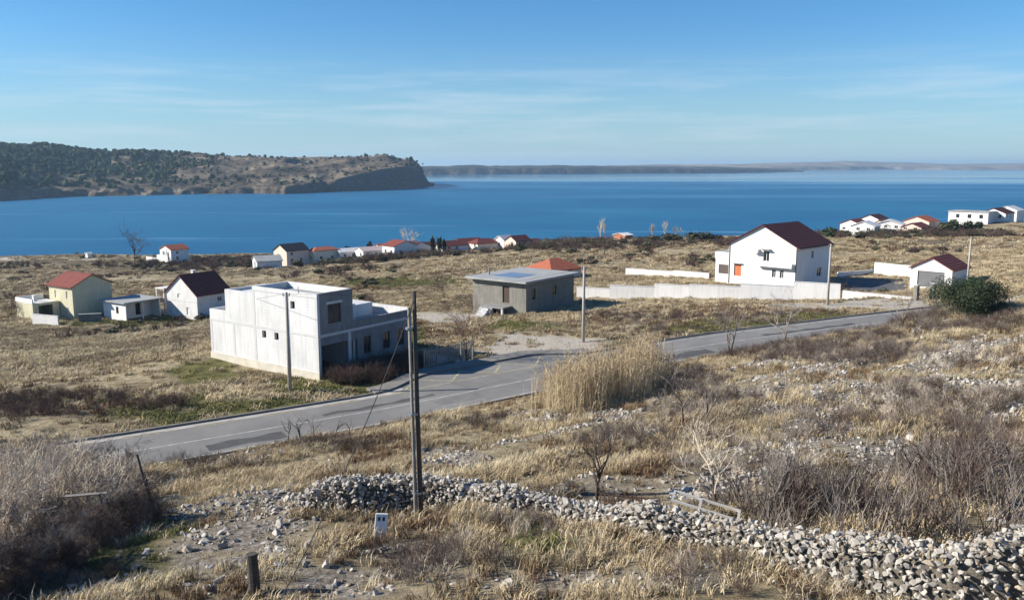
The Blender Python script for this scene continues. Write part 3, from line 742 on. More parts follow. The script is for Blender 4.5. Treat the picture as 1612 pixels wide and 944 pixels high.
for nm, bx_ in (('parapet', (4.004, LX, 0, .2, 3.402, 4.15)), ('parapet', (LX - .2, LX, .202, LY, 3.402, 4.3)), ('parapet', (0, LX - .202, LY - .2, LY, 3.402, 4.35)), ('parapet', (0, .2, 12.204, LY - .202, 3.402, 4.35)),
                ('stair_head', (5.2, 7.2, 3.0, 6.2, 3.4, 4.95)), ('stair_head', (7.6, 10.6, 4.2, 7.0, 3.4, 4.55)), ('window_lintel', (1.0, 2.8, -.03, .1, 5.95, 6.15))):
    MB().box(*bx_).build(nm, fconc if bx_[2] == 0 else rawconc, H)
for z in (3.28, 6.55): MB().box(-.022, .1, -.022, 8.28 if z > 5 else LY + .02, z, z + .16 if z > 5 else z + .2).build('ring_beam', rawconc2, H)
MB().box(.12, LX + .02, -.024, .1, 3.26, 3.49).build('ring_beam', rawconc2, H)
for y_ in (-.014, 3.5, 8.0, 11.0, LY - .29): MB().box(-.014, .1, y_, y_ + .3, -2.1, 6.5 if y_ < 9 else 3.27).build('column', rawconc2, H)
MB().box(3.35, 3.7, -.016, .12, -1, 3.25).build('column', rawconc2, H)
MB().box(-.09, .05, -.09, LY + .06, -2.3, .32).build('plinth', plinthm, H)
for a, b, c, d in hB[2:]:
    put_window(H, 'B', a, b, c, d, LX, LY, mat('rust_boarding', (.16, .07, .05), .8, .3, 5) if a < 7 else framed, part='window')
put_window(H, 'B', 1.15, 2.65, 4.3, 5.95, LX, LY, framed)
MB().tube([(-.03, 2.2, 6.9), (-.03, 2.2, 7.4)], .03, 5).build('reinforcement_bar', downm, H)
# gate and fence beside it
fx, fy = at_z(668, 583, .1)[:2]; fang = an - .1
fo = thing('metal_fence', 'grey metal railing fence between the concrete house and the pavement', 'fence', (fx, fy, Th(fx, fy)), fang)
for k in range(5): MB().box(k * 1.5 - .06, k * 1.5 + .06, -.06, .06, -.5, 1.75).build('post', metal, fo)
for k in range(4):
    MB().box(k * 1.5 + .064, k * 1.5 + 1.436, -.02, .02, 1.5, 1.56).build('rail', metal, fo); MB().box(k * 1.5 + .064, k * 1.5 + 1.436, -.02, .02, .2, .26).build('rail', metal, fo)
    for j in range(7):
        xx = k * 1.5 + .2 + j * .18; MB().box(xx, xx + .09, -.03, -.021, .15, 1.65).build('slat', metal, fo)

# ---- grey house with flat overhanging roof
z5 = -0.9; C5 = at_z(828, 494, z5); an5 = frame_dir(.6, .8); LX, LY = 11.0, 8.6
H = thing('grey_house', 'grey block house with flat overhanging slab roof and blue membrane', 'house', C5, an5); foot(C5, an5, LX, LY)
w = MB(); hA = [(2.6, 3.7, 1.1, 3.3), (3.4, 4.1, -.7, .55), (4.7, 5.4, -.7, .55)]; hB = [(1.3, 2.1, 1.6, 3.0), (5.8, 6.8, 1.7, 2.9)]
w.wall((0, 0, 0), Y3, -X3, LY, -1.2, 3.9, t, hA); w.wall((LX, 0, 0), Y3, X3, LY, -1.2, 3.9, t); w.wall((t, 0, 0), X3, -Y3, LX - 2 * t, -1.2, 3.9, t, [(a - t, b - t, c, d) for a, b, c, d in hB]); w.wall((t, LY, 0), X3, Y3, LX - 2 * t, -1.2, 3.9, t)
w.build('wall', greyblock, H)
r5 = MB().box(-.9, LX + .5, -.6, LY + .6, 3.904, 4.16).build('roof', roofslab, H)
MB().box(1.6, 5.8, 2.6, 6.6, 4.164, 4.19).build('membrane', bluesheet, r5); MB().tube([(2.2, 7.6, 4.1), (2.2, 7.6, 5.0)], .12, 7).build('vent_pipe', darkconc, r5)
for a, b, c, d in hB: put_window(H, 'B', a, b, c, d, LX, LY, framed)
put_window(H, 'A', *hA[0], LX, LY, framed, 'door', mat('brown_door', (.07, .045, .03), .6))
MB().box(-1.9, -.02, 2.2, 5.9, .62, .8).build('porch_slab', darkconc, H)
for y_ in (2.3, 4.0, 5.6): MB().box(-1.85, -1.6, y_, y_ + .25, -1.2, .616).build('porch_post', rawconc2, H)
for k in range(5): MB().box(-2.25 - k * .32, -1.93 - k * .32 - .004, 4.3, 5.8, -1.2, .55 - k * .26).build('step', rawconc2, H)

# ---- big white house with dark roof
z6 = -0.5; C6 = at_dist(1253, 450, 127); z6 = C6[2]; an6 = frame_dir(.71, .704)
H = gabled('white_house', 'large white gabled house with maroon roof and orange shutters behind a boundary wall', C6, an6, 10.8, 11.6, 5.75, 3.05, 'x', white, maroon,
    A=[(4.6, 5.6, 3.3, 4.9), (9.3, 10.6, .6, 2.5, 'shutter'), (2.1, 2.75, .9, 2.2), (3.4, 4.05, .9, 2.2)], B=[(4.5, 5.3, 3.8, 5.0), (6.6, 8.2, .8, 2.2)], gutter=True, ov=.45, chim=None, sill=white)
MB().box(-.9, -.004, .4, 6.4, 2.6, 2.8).build('canopy', white2, H)
MB().box(-.9, -.7, .4, 3.0, 2.804, 3.7).build('balcony_wall', white, H)
MB().box(-.75, -.05, 6.2, 7.1, 4.55, 5.1).build('air_conditioner', framew, H); MB().box(-.7, -.02, 4.3, 5.9, 5.1, 5.22).build('awning', darkconc, H)
MB().box(-.35, -.02, 9.1, 10.8, 2.55, 2.65).build('awning', darkconc, H)
e = MB(); e.wall((1.0, 11.604, 0), Y3, -X3, 3.0, -1, 3.0, t, [(.6, 2.4, .6, 2.1)]); e.wall((7, 11.604, 0), Y3, X3, 3.0, -1, 3.0, t); e.wall((1.0 + t, 14.604, 0), X3, Y3, 6 - 2 * t, -1, 3.0, t); e.build('terrace_wing', white, H)
MB().box(.9, 7.1, 11.606, 14.7, 3.004, 3.18).build('terrace_slab', white2, H)
for q in ((.9, 1.05, 11.606, 14.7, 3.184, 4.1), (1.054, 6.9, 14.55, 14.7, 3.184, 4.1)): MB().box(*q).build('terrace_parapet', white, H)
fr = MB(); fr.box(1.08, 1.14, 12.25, 13.95, .65, 2.05); fr.build('window', framed, H)

# ---- garage
C7 = at_dist(1497, 456, 120); an7 = frame_dir(.71, .704)
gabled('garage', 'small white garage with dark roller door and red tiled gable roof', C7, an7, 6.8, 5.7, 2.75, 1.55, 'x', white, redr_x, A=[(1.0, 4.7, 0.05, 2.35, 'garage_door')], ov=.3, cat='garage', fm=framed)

# ---- boundary walls of the white house
def run_wall(name, label, segs, m, th=.22, cat='wall'):
    """stepped garden wall: each bay a part with its coping"""
    o = thing(name, label, cat, (segs[0][0][0], segs[0][0][1], Th(*segs[0][0])), 0)
    ox, oy, oz = o.location
    for (p, q, ht) in segs:
        p = Vector((p[0] - ox, p[1] - oy)); q = Vector((q[0] - ox, q[1] - oy)); d = (q - p).normalized(); nn = Vector((-d.y, d.x)) * th / 2
        zb = min(Th(p.x + ox, p.y + oy), Th(q.x + ox, q.y + oy)) - oz - .7; zt = (ht - oz)
        MB().prism([(*(p - nn), zb), (*(q - nn), zb), (*(q + nn), zb), (*(p + nn), zb)], (0, 0, zt - zb)).build('wall_bay', m, o)
        n2 = nn * 1.35; MB().prism([(*(p - n2), zt + .002), (*(q - n2), zt + .002), (*(q + n2), zt + .002), (*(p + n2), zt + .002)], (0, 0, .07)).build('coping', white2, o)
    return o
def gw(px, py, d): return at_dist(px, py, d)[:2]
p = [gw(908, 470, 123), gw(960, 470, 121), gw(1030, 470, 119), gw(1085, 470, 117), gw(1165, 470, 114.5), gw(1248, 470, 112), gw(1322, 472, 109.5)]
tops = [at_dist(930, 453, 122)[2], at_dist(990, 450, 120)[2], at_dist(1050, 448, 118)[2], at_dist(1120, 449, 116)[2], at_dist(1200, 449, 113)[2], at_dist(1290, 445, 111)[2]]
run_wall('boundary_wall', 'long stepped white wall in front of the big white house', [(p[i], p[i + 1], tops[i]) for i in range(6)], white)
q = [gw(985, 436, 154), gw(1060, 437, 149), gw(1116, 438, 145)]
run_wall('boundary_wall', 'white garden wall behind the field, ending at the terrace wing', [(q[0], q[1], at_dist(1020, 427.5, 149)[2]), (q[1], q[2], at_dist(1090, 428, 147)[2])], white)
run_wall('boundary_wall', 'white wall across the back of the dark yard beside the garage', [(gw(1376, 434, 146), gw(1434, 433, 141), at_dist(1405, 416.5, 143)[2])], white)
run_wall('boundary_wall', 'plain low wall running from the white house towards the yard', [(gw(1318, 440, 143), gw(1374, 436, 147), at_dist(1340, 427, 145)[2])], white)
run_wall('boundary_wall', 'low grey wall between the road verge and the yard gate', [(gw(1326, 474, 114), gw(1438, 476, 108), at_dist(1380, 463, 111)[2])], white2)
yardm = mat('yard_asphalt', (.10, .10, .105), .85, .3, .8, world=True)
ya = [gw(1325, 456, 124), gw(1428, 452, 122), gw(1424, 436, 140), gw(1322, 438, 142)]
YN = 16; yv = []
for i in range(YN):
    for j in range(YN):
        a_, b_ = i / (YN - 1), j / (YN - 1); k = [(ya[0][c] * (1 - b_) + ya[1][c] * b_) * (1 - a_) + (ya[3][c] * (1 - b_) + ya[2][c] * b_) * a_ for c in (0, 1)]; yv.append((k[0], k[1], Th(*k) + .14))
yx = (ya[1][0] - ya[0][0], ya[1][1] - ya[0][1]); foot(ya[0], math.atan2(yx[1], yx[0]), math.hypot(*yx), 18, 0)
yo = bpy.data.objects.new('yard', mesh_np('yard', yv, grid_faces(YN, YN), yardm)); COL.objects.link(yo); struct(yo); tag(yo, 'dark asphalt yard between white house and garage', 'yard')
for px in (1441, 1467):
    x, y = gw(px, 480, 106); o = thing('gate_pillar', 'square grey gate pillar at the yard entrance', 'pillar', (x, y, Th(x, y)), .5, 'gate pillars at the yard entrance')
    MB().box(-.25, .25, -.25, .25, -.5, 1.9).build('shaft', greyblock, o); MB().box(-.32, .32, -.32, .32, 1.902, 2.02).build('cap', rawconc2, o)

# ---- left group of houses
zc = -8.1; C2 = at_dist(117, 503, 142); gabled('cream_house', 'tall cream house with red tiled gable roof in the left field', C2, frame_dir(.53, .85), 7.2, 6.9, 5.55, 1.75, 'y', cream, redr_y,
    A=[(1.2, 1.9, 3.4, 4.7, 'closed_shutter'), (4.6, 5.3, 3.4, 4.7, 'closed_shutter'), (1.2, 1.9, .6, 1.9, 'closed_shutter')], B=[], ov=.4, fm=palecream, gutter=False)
C4 = at_dist(312, 506, 142); H = gabled('white_house', 'white house with dark red roof and pink balconies beside the shed', C4, frame_dir(.53, .85), 7.0, 8.3, 4.45, 3.1, 'x', white2, redr_x,
    A=[(2.1, 2.9, .9, 2.2, 'closed_shutter'), (6.0, 6.8, .9, 2.2, 'closed_shutter'), (4.2, 5.1, 3.7, 4.4, 'closed_shutter')], B=[(4.2, 5.2, 2.9, 3.7)], ov=.3, chim=(3.4, 5.0, 8.0), fm=framew)
b = MB(); b.box(-.3, 2.4, 8.304, 10.6, -1, .9); b.build('balcony_base', pinkm, H)
for z in (2.55, 4.9): MB().box(-.35, 2.4, 8.304, 10.7, z, z + .16).build('balcony_slab', white2, H)
MB().box(-.3, -.18, 8.304, 10.6, 2.714, 3.5).build('balcony_wall', pinkm, H); MB().box(-.176, 2.4, 10.48, 10.6, 2.714, 3.5).build('balcony_wall', pinkm, H)
for y_, x_ in ((8.35, -.3), (10.35, -.3), (10.35, 2.15)):
    MB().box(x_, x_ + .22, y_, y_ + .22, .904, 2.546).build('balcony_post', pinkm, H); MB().box(x_ + .02, x_ + .2, y_ + .02, y_ + .2, 3.504, 4.896).build('balcony_post', white2, H)
C3_ = at_dist(199, 503, 140); H = thing('shed', 'white flat roofed shed with open dark carport side', 'shed', C3_, frame_dir(.53, .85)); foot(C3_, frame_dir(.53, .85), 6.6, 6.2)
w = MB(); w.wall((0, 0, 0), Y3, -X3, 6.2, -1, 2.7, .2, [(2.0, 2.7, .8, 2.0)]); w.wall((.204, 2.4, 0), X3, -Y3, 6.2, -1, 2.7, .2, [(3.2, 4.2, .05, 2.1)]); w.wall((6.6, 0, 0), Y3, X3, 6.2, -1, 2.7, .2); w.wall((.2, 6.2, 0), X3, Y3, 6.2, -1, 2.7, .2); w.build('wall', white, H)
MB().box(-.5, 7.0, -.4, 6.7, 2.704, 2.9).build('roof', roofslab, H); MB().box(3.2, 3.4, .1, .3, -1, 2.7).build('post', white2, H); put_window(H, 'A', 2.0, 2.7, .8, 2.0, 6, 6, framed, t=.2)
C2b = at_dist(53, 503, 140); H = thing('annex', 'low cream flat roofed annex beside the tall cream house', 'annex', C2b, frame_dir(.53, .85)); foot(C2b, frame_dir(.53, .85), 4.6, 5.0)
w = MB(); w.wall((0, 0, 0), Y3, -X3, 5.0, -1, 2.6, .2); w.wall((.2, 0, 0), X3, -Y3, 4.2, -1, 2.6, .2, [(.8, 3.2, .2, 2.2)]); w.wall((4.6, 0, 0), Y3, X3, 5, -1, 2.6, .2); w.wall((.2, 5, 0), X3, Y3, 4.2, -1, 2.6, .2); w.build('wall', cream, H)
MB().box(.2, 4.4, .2, 4.8, 2.5, 2.62).build('roof_slab', white2, H)
for q in ((-.05, .15, -.05, 5.05, 2.624, 3.4), (.154, 4.65, 4.85, 5.05, 2.624, 3.4)): MB().box(*q).build('parapet', white, H)
MB().box(1.6, 2.1, 2.4, 2.9, 2.63, 3.7).build('roof_tank', white, H)
run_wall('garden_wall', 'low white wall in front of the cream annex', [(gw(52, 506, 136), gw(92, 507, 134), at_dist(70, 496, 135)[2])], white)
run_wall('garden_wall', 'grey low wall between the cream house and the shed', [(gw(124, 503, 138), gw(160, 502, 139), at_dist(140, 495, 138)[2])], greyblock)

# ---- far houses by the shore
def far_house(label, px, py, d, dirx, LX, LY, h, rh, ridge, wm, rm, A=(), B=(), name='house', hip=0.0, group=None, chim=None):
    x, y, z = at_dist(px, py, d); zt = Th(x, y)
    return gabled(name, label, (x, y, z), frame_dir(*dirx), LX, LY, h, rh, ridge, wm, rm, A, B, ov=.3, base=max(1.5, z - zt + 2), hip=hip, group=group, chim=chim)
w2 = [(1.2, 2.2, 1.0, 2.2), (4.2, 5.2, 1.0, 2.2)]; w4 = w2 + [(1.2, 2.2, 3.7, 4.9), (4.2, 5.2, 3.7, 4.9)]
H = far_house('lone white house with small red roof near a bare tree by the sea', 270, 414, 298, (.6, .8), 7, 7, 4.6, 1.4, 'x', white, orange_x, A=[(1.2, 2.2, .6, 3.6), (4.2, 5.0, 2.6, 3.8)], B=[(2, 3, 1, 2.2), (2, 3, 3, 4)])
MB().box(0.5, 5.5, 7.01, 10, -2, 2.3).build('side_wing', white, H); MB().box(.4, .7, 10.01, 17, -2, 1.2).build('garden_wall', white, H)
far_house('tiny white hut alone on the left shore', 138, 405.5, 330, (.6, .8), 1.7, 1.7, 1.5, .35, 'x', white, white2, name='hut')
far_house('pale building with grey gabled front near the dark red roofed house', 405, 424, 240, (.9, .44), 7, 7.5, 2.2, 1.2, 'x', white, roofslab, A=[(2.4, 4.6, .3, 1.9)])
far_house('pink gabled house with charcoal roof', 452, 419, 262, (.62, .78), 8.5, 6.6, 4.6, 1.9, 'x', salmon, blackr, A=[(4.0, 4.6, 2.8, 3.6)], B=[(1.5, 2.5, 1, 2.2), (1.5, 2.5, 3.2, 4.2), (5, 6, 1, 2.2)])
far_house('cream house with flat orange roof beside the pink house', 495, 415, 268, (.75, .66), 9.0, 4.5, 3.9, 1.1, 'x', palecream, orange_x, A=[(1.5, 2.5, 1.0, 2.2)], B=[(2, 3, 1, 2.2), (6, 7, 1, 2.2)], hip=2)
far_house('narrow cream house wing between pink and orange roofed houses', 482, 414, 275, (.75, .66), 5, 4, 3.6, .7, 'y', palecream, white2, A=[(1, 1.8, 1, 2.2)])
far_house('long white low house with pale grey roof', 536, 411, 272, (.8, .6), 10, 5, 2.8, .9, 'x', white, white2, A=w2[:1], B=w2)
far_house('white low house with pale pink roof', 572, 409, 270, (.8, .6), 12, 6, 2.7, 1.0, 'x', white, mat('pale_pink_roof', (.5, .4, .37), .9), A=w2[:1], B=w2)
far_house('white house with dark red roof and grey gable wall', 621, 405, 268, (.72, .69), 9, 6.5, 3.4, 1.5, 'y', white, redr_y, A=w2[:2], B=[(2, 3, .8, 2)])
far_house('white house under a dark maroon roof behind the grey gable', 648, 403, 278, (.72, .69), 8, 6, 2.8, 1.5, 'y', white, maroon, A=w2[:1])
far_house('white cottage below the row of dark cypress trees', 700, 399, 275, (.8, .6), 9, 5, 2.4, 1.3, 'x', white, redr_x, A=w2[:1], B=w2)
far_house('white cottage with faded red roof near the shore bushes', 727, 394, 285, (.8, .6), 9, 6, 2.2, 1.4, 'x', white, redr_x, A=w2[:1], B=w2)
far_house('low house with broad dull red hipped roof', 752, 394, 282, (.8, .6), 9, 6, 2.0, 1.6, 'x', palecream, redr_x, A=w2[:1], hip=2.2)
far_house('small bright white gabled house on the shore', 794, 393, 285, (.7, .71), 5, 5, 3.0, 1.5, 'x', white, white2, A=[(2, 3, 1, 2.2)])
far_house('salmon house with red roof next to the small bright white gable', 812, 392, 280, (.7, .71), 7, 5, 2.6, 1.5, 'x', salmon, redr_x, A=w2[:1], B=w2)
far_house('small white cottage with orange roof tucked behind the pale pink roof', 600, 402, 288, (.75, .66), 6, 5, 2.4, 1.2, 'x', white, orange_x, A=w2[:1])
far_house('cream cottage with dull red roof between maroon roof and cypresses', 668, 400, 284, (.75, .66), 6, 5, 2.4, 1.3, 'x', palecream, redr_x, A=w2[:1])
far_house('white flat gabled cottage just past the cypresses', 712, 396, 292, (.75, .66), 6, 5, 2.2, 1.1, 'x', white, white2, A=w2[:1])
far_house('low salmon cottage between the hipped roof and the bright white gable', 775, 392, 290, (.75, .66), 7, 5, 1.9, 1.2, 'x', salmon, redr_x, A=w2[:1])
far_house('white cottage with low red roof beyond the salmon house', 834, 390, 286, (.75, .66), 5, 4, 1.7, 1.0, 'x', white, redr_x)
far_house('brick orange hut among poplars at the field edge', 984, 379.5, 292, (.75, .66), 4.0, 5.5, 1.9, .6, 'x', mat('orange_brick', (.42, .17, .1), .9, .3, 2), white2, A=[(1.2, 2, .4, 1.6)], name='hut')
x, y, z = at_dist(868, 447, 150); gabled('house', 'low house with bright orange hipped roof behind the grey house', (x, y, z), frame_dir(.75, .66), 7.5, 6.5, 2.2, 1.9, 'x', salmon, orange_x, A=w2[:2], B=w2, hip=2.6)
rc = [(1352, 365, 262, (.7, .71), 7, 6, 3.2, 1.5, 'x', white, redr_x, 'white house with red roof at the low end of the right hand cluster'), (1376, 366, 258, (.6, .8), 7, 7, 2.4, 1.6, 'x', white, white2, 'white gabled house standing before red roofs in the right cluster'),
      (1382, 357, 285, (.7, .71), 8, 6, 3.4, 1.6, 'x', white, maroon, 'white house with dark maroon roof, highest of the right hand cluster'), (1398, 364, 268, (.75, .66), 8, 6, 2.4, 1.7, 'x', salmon, redr_x, 'salmon house with red roof in the right hand cluster'),
      (1420, 362, 266, (.5, .87), 7, 8, 2.2, 1.5, 'x', white, white2, 'bright white shed roofed house beside bright orange roofs'), (1462, 358, 275, (.7, .71), 9, 8, 2.4, 1.9, 'x', salmon, orange_x, 'house with big orange roof at the end of the right cluster'),
      (1450, 365, 258, (.7, .71), 8, 6, 1.6, 1.5, 'x', salmon, redr_x, 'low house with red roof in front of the orange roof')]
for a in rc: far_house(a[-1], *a[:6], a[6] * .74, a[7] * .8, *a[8:-1], A=[(q[0], q[1], .5, 1.3) for q in w2], B=[(q[0], q[1], .5, 1.3) for q in w2])
H = far_house('white house with red roof on the right hand rise', 1582, 349, 275, (.72, .69), 9, 7.5, 2.6, 1.5, 'x', white, maroon, A=w2, B=w2)
far_house('white gable house behind the red roof on the right hand rise', 1600, 344, 300, (.72, .69), 8, 7, 2.7, 1.4, 'x', white, white2, A=w2)
x, y, z = at_dist(1555, 349, 272); H = thing('flat_roofed_house', 'long grey flat roofed house on the right hand rise', 'house', (x, y, z), frame_dir(.72, .69)); foot((x, y), frame_dir(.72, .69), 8, 12)
w = MB(); w.wall((0, 0, 0), Y3, -X3, 12, -2, 2.9, .25, [(1.5, 2.6, .9, 2.1), (5, 6.1, .9, 2.1), (8.6, 9.6, .9, 2.1)]); w.wall((8, 0, 0), Y3, X3, 12, -2, 2.9, .25); w.wall((.25, 0, 0), X3, -Y3, 7.5, -2, 2.9, .25); w.wall((.25, 12, 0), X3, Y3, 7.5, -2, 2.9, .25); w.build('wall', rawconc, H)
MB().box(-.3, 8.3, -.3, 12.3, 2.904, 3.1).build('roof', roofslab, H)
for q in ((1.5, 2.6), (5, 6.1), (8.6, 9.6)): put_window(H, 'A', q[0], q[1], .9, 2.1, 8, 12, framed)

# ================================================================ POLES AND WIRES
concp = mat('pole_concrete', (.42, .39, .34), .9, .25, 1.5, None, .25, 15)
woodp = mat('weathered_pole_wood', (.055, .047, .04), .95, 0, 1.5, (.10, .088, .075), .5, 25)
woodl = mat('pale_weathered_wood', (.27, .25, .22), .95, 0, 3, (.16, .15, .13), .5, 25)
wirem = mat('black_cable', (.03, .03, .03), .6)
TOPS = {}
def conc_pole(px, py, d, toppy, lbl, key):
    x, y, z = at_dist(px, py, d); zg = Th(x, y); zt = CAMZ + (at_dist(px, toppy, d)[2] - CAMZ)
    o = thing('concrete_pole', lbl, 'utility pole', (x, y, zg))
    h = zt - zg
    MB().tube([(0, 0, -.6), (0, 0, h)], [.17, .12], 8).build('shaft', concp, o, True)
    MB().tube([(-.28, .0, h - .25), (.28, .0, h - .25)], .035, 5).build('crossbar', metal, o)
    for s_ in (-.24, .24): MB().tube([(s_, 0, h - .22), (s_, 0, h - .12), (s_, 0, h - .05)], [.03, .055, .03], 6).build('insulator', darkconc, o)
    TOPS[key] = (x, y, zg + h - .1)
conc_pole(457, 621, 64.3, 460, 'grey pole standing in front of the unfinished concrete house', 'a')
conc_pole(918, 545, 83, 420, 'grey pole on the edge of the gravel lot beside the reeds', 'b')
conc_pole(1302, 490, 102, 384, 'pale pole on the verge in front of the big white house', 'c')
conc_pole(1524, 432, 118, 373, 'pale pole beside the garage and dark green bush', 'd')
# the tall wooden pole in the foreground
x, y, z = gp(661, 815); y0 = y
o = thing('wooden_pole', 'tall dark wooden pole with paler stub pole at the stone wall', 'utility pole', (x, y, z))
xt, _, zt = at_dist(651, 459, y); xs_, _, zs = at_dist(646, 484, y)
MB().tube([(.05, .1, -.8), (.03, .1, 0), ((xt - x) * .5, .1, (zt - z) * .5), (xt - x, .1, zt - z)], [.105, .10, .085, .07], 9).build('main_post', woodp, o, True)
MB().tube([(-.14, -.04, -.8), (-.14, -.04, 0), ((xs_ - x) * .5 - .09, -.02, (zs - z) * .5), (xs_ - x - .06, 0, zs - z)], [.07, .07, .058, .05], 8).build('stub_post', woodl, o, True)
for k in (.12, .5, .9):
    zz_ = (zs - z) * k; xm = (xs_ - x) * k
    MB().tube([(xm - .07, .03, zz_), (xm - .07, .03, zz_ + .07)], .19 - .05 * k, 10).build('iron_band', metal, o)
TOPS['m'] = (xt, y + .1, zt - .3)
def wire(name, label, p, q, sag, r=.012, group=None):
    p, q = Vector(p), Vector(q); pts = []
    for k in range(25):
        s_ = k / 24; v = p.lerp(q, s_); v.z -= sag * 4 * s_ * (1 - s_); pts.append(v)
    o = MB().tube(pts, r, 4).build(name, wirem); tag(o, label, 'cable', group)
wire('overhead_cable', 'black overhead cable between the concrete house pole and gravel lot pole', TOPS['a'], TOPS['b'], .9)
wire('overhead_cable', 'black overhead cable between the gravel lot pole and white house pole', TOPS['b'], TOPS['c'], .7)
wire('overhead_cable', 'black overhead cable from the white house pole to the garage pole', TOPS['c'], TOPS['d'], .6)
wire('overhead_cable', 'black overhead cable running left from the concrete house pole', TOPS['a'], at_dist(250, 466, 139), .9, .014)
gx, gy, gz = gp(432, 960)
wire('guy_wire', 'slack black stay cable slanting from the wooden pole to the ground', TOPS['m'], (gx, gy, gz), .5, .016)
x, y, z = gp(401, 934); o = thing('fence_post', 'short thick dark wooden post standing in stony ground', 'post', (x, y, z), .3)
MB().tube([(0, 0, -.4), (0, 0, .3), (-.03, .02, at_dist(399, 871, y)[2] - z)], [.16, .155, .145], 11).build('shaft', woodp, o)
x, y, z = gp(246, 815); o = thing('leaning_post', 'thin dark post leaning out of the left thicket', 'post', (x, y, z))
xt, _, zt = at_dist(214, 716, y); MB().tube([(0, 0, -.3), (xt - x, .1, zt - z)], [.05, .045], 6).build('shaft', woodp, o)
# ================================================================ STONES
lime = mat('limestone', (.50, .47, .42), .95, 0, 7, (.30, .275, .24), .4, 25, .15, rnd=.22)
limed = mat('limestone_earthy', (.42, .36, .28), .95, 0, 6, (.24, .2, .15), .4, 25, .15, rnd=.25)
def stone_mesh(name, m, seed, k=13, sq=(1, .8, .6)):
    rg = random.Random(seed); bm = bmesh.new()
    for _ in range(k):
        v = Vector((rg.gauss(0, 1), rg.gauss(0, 1), rg.gauss(0, 1))).normalized() * rg.uniform(.42, .56)
        bm.verts.new((v.x * sq[0], v.y * sq[1], v.z * sq[2]))
    r = bmesh.ops.convex_hull(bm, input=bm.verts)
    bmesh.ops.delete(bm, geom=list({g for g in r['geom_interior'] + r['geom_unused'] if isinstance(g, bmesh.types.BMVert)}), context='VERTS')
    me = bpy.data.meshes.new(name); bm.to_mesh(me); bm.free(); me.materials.append(m); return me
STN = [stone_mesh('stone', lime, i) for i in range(9)] + [stone_mesh('stone', limed, 40 + i) for i in range(2)]
stones = variants('stone_kinds', STN)

# ---- the dry stone wall: path found on the slope, height along it
wp = [(470, 800, .35), (505, 798, 1.0), (560, 800, 1.25), (620, 798, 1.2), (665, 794, 1.05), (730, 796, .95), (800, 802, .8), (880, 812, .62), (950, 826, .6), (1030, 845, .85), (1100, 857, .85), (1170, 868, .8), (1260, 895, .95), (1340, 925, 1.1), (1420, 950, 1.25), (1510, 962, 1.3), (1620, 955, 1.6), (1720, 945, 1.5), (1850, 940, 1.3), (2000, 940, 1.2)]
wpts = [(*gp(a, b)[:2], h) for a, b, h in wp]
wline = np.array([p[:2] for p in wpts]); whts = np.array([p[2] for p in wpts])
wseg = np.linalg.norm(wline[1:] - wline[:-1], axis=1); warc = np.concatenate([[0], np.cumsum(wseg)])
def wall_at(s_):
    x = np.interp(s_, warc, wline[:, 0]); y = np.interp(s_, warc, wline[:, 1]); h = np.interp(s_, warc, whts)
    e_ = .3; dx = np.interp(s_ + e_, warc, wline[:, 0]) - np.interp(s_ - e_, warc, wline[:, 0]); dy = np.interp(s_ + e_, warc, wline[:, 1]) - np.interp(s_ - e_, warc, wline[:, 1])
    L = math.hypot(dx, dy) or 1
    return x, y, h, dx / L, dy / L
DW = thing('dry_stone_wall', 'long tumbled dry stone wall of white limestone crossing the slope', 'stone wall', (wline[0][0], wline[0][1], Th(*wline[0])))
dl = DW.location
# earthy core so that the joints are deep but closed
core = MB(); ring = []
for s_ in np.linspace(.2, warc[-1], 90):
    x, y, h, dx, dy = wall_at(s_); nx, ny = dy, -dx; zb = Th(x, y); h = max(h - .22, .05) * (.9 + .2 * random.random())
    ring.append([(x + nx * o_ - dl.x, y + ny * o_ - dl.y, zb + k_ - dl.z) for o_, k_ in ((.42, -.35), (.25, h * .8), (0, h), (-.25, h * .8), (-.42, -.35))])
vs = [p for r in ring for p in r]; fs = []
for i in range(len(ring) - 1):
    for j in range(4): fs.append((i * 5 + j, i * 5 + j + 1, (i + 1) * 5 + j + 1, (i + 1) * 5 + j))
core.add(vs, fs); core.build('wall_core', mat('rubble_fill', (.16, .14, .11), .95, .5, 9, None, .6, 30), DW)
cand = []
s_ = 0.0
while s_ < warc[-1]:
    x, y, h0, dx, dy = wall_at(s_)
    h = h0 * (.86 + .3 * float(vnoise(np.array([s_ * .9]), np.array([.0]), 77)[0])); nx, ny = dy, -dx
    rows = max(1, int(h / .12))
    for r in range(rows + 1):
        f = r / max(rows, 1); half = .48 - .22 * f
        offs = ([half, -half] if r < rows else []) + ([0, .18, -.18] if r >= rows - 1 else [])
        for o_ in offs:
            sz = (.8 if x > 4 else 1) * random.choice([.08, .1, .12, .14, .16, .18, .21, .26]) * random.uniform(.85, 1.15)
            px_ = x + dx * random.uniform(-.1, .1) + nx * (o_ + random.gauss(0, .05)); py_ = y + dy * random.uniform(-.1, .1) + ny * (o_ + random.gauss(0, .05))
            cand.append((px_, py_, Th(x, y) + f * h + random.gauss(0, .03), sz, o_ > .1 or r >= rows - 1))
    # stones tumbled at the foot
    for _ in range(2):
        if random.random() < .55:
            o_ = random.choice([1, 1, -1]) * random.uniform(.55, 1.3); px_, py_ = x + nx * o_, y + ny * o_
            cand.append((px_, py_, Th(px_, py_) + .03, random.uniform(.1, .26), True))
    s_ += .125
def seen_size(c):
    q = project(np.array([c[0]]), np.array([c[1]]), np.array([c[2]])); inside = -10 < q[0][0] < 1622 and q[1][0] < 950
    return (c[3] / c[1]) * (1 if c[4] else .2) * (1 if inside else .01)
cand.sort(key=seen_size, reverse=True)
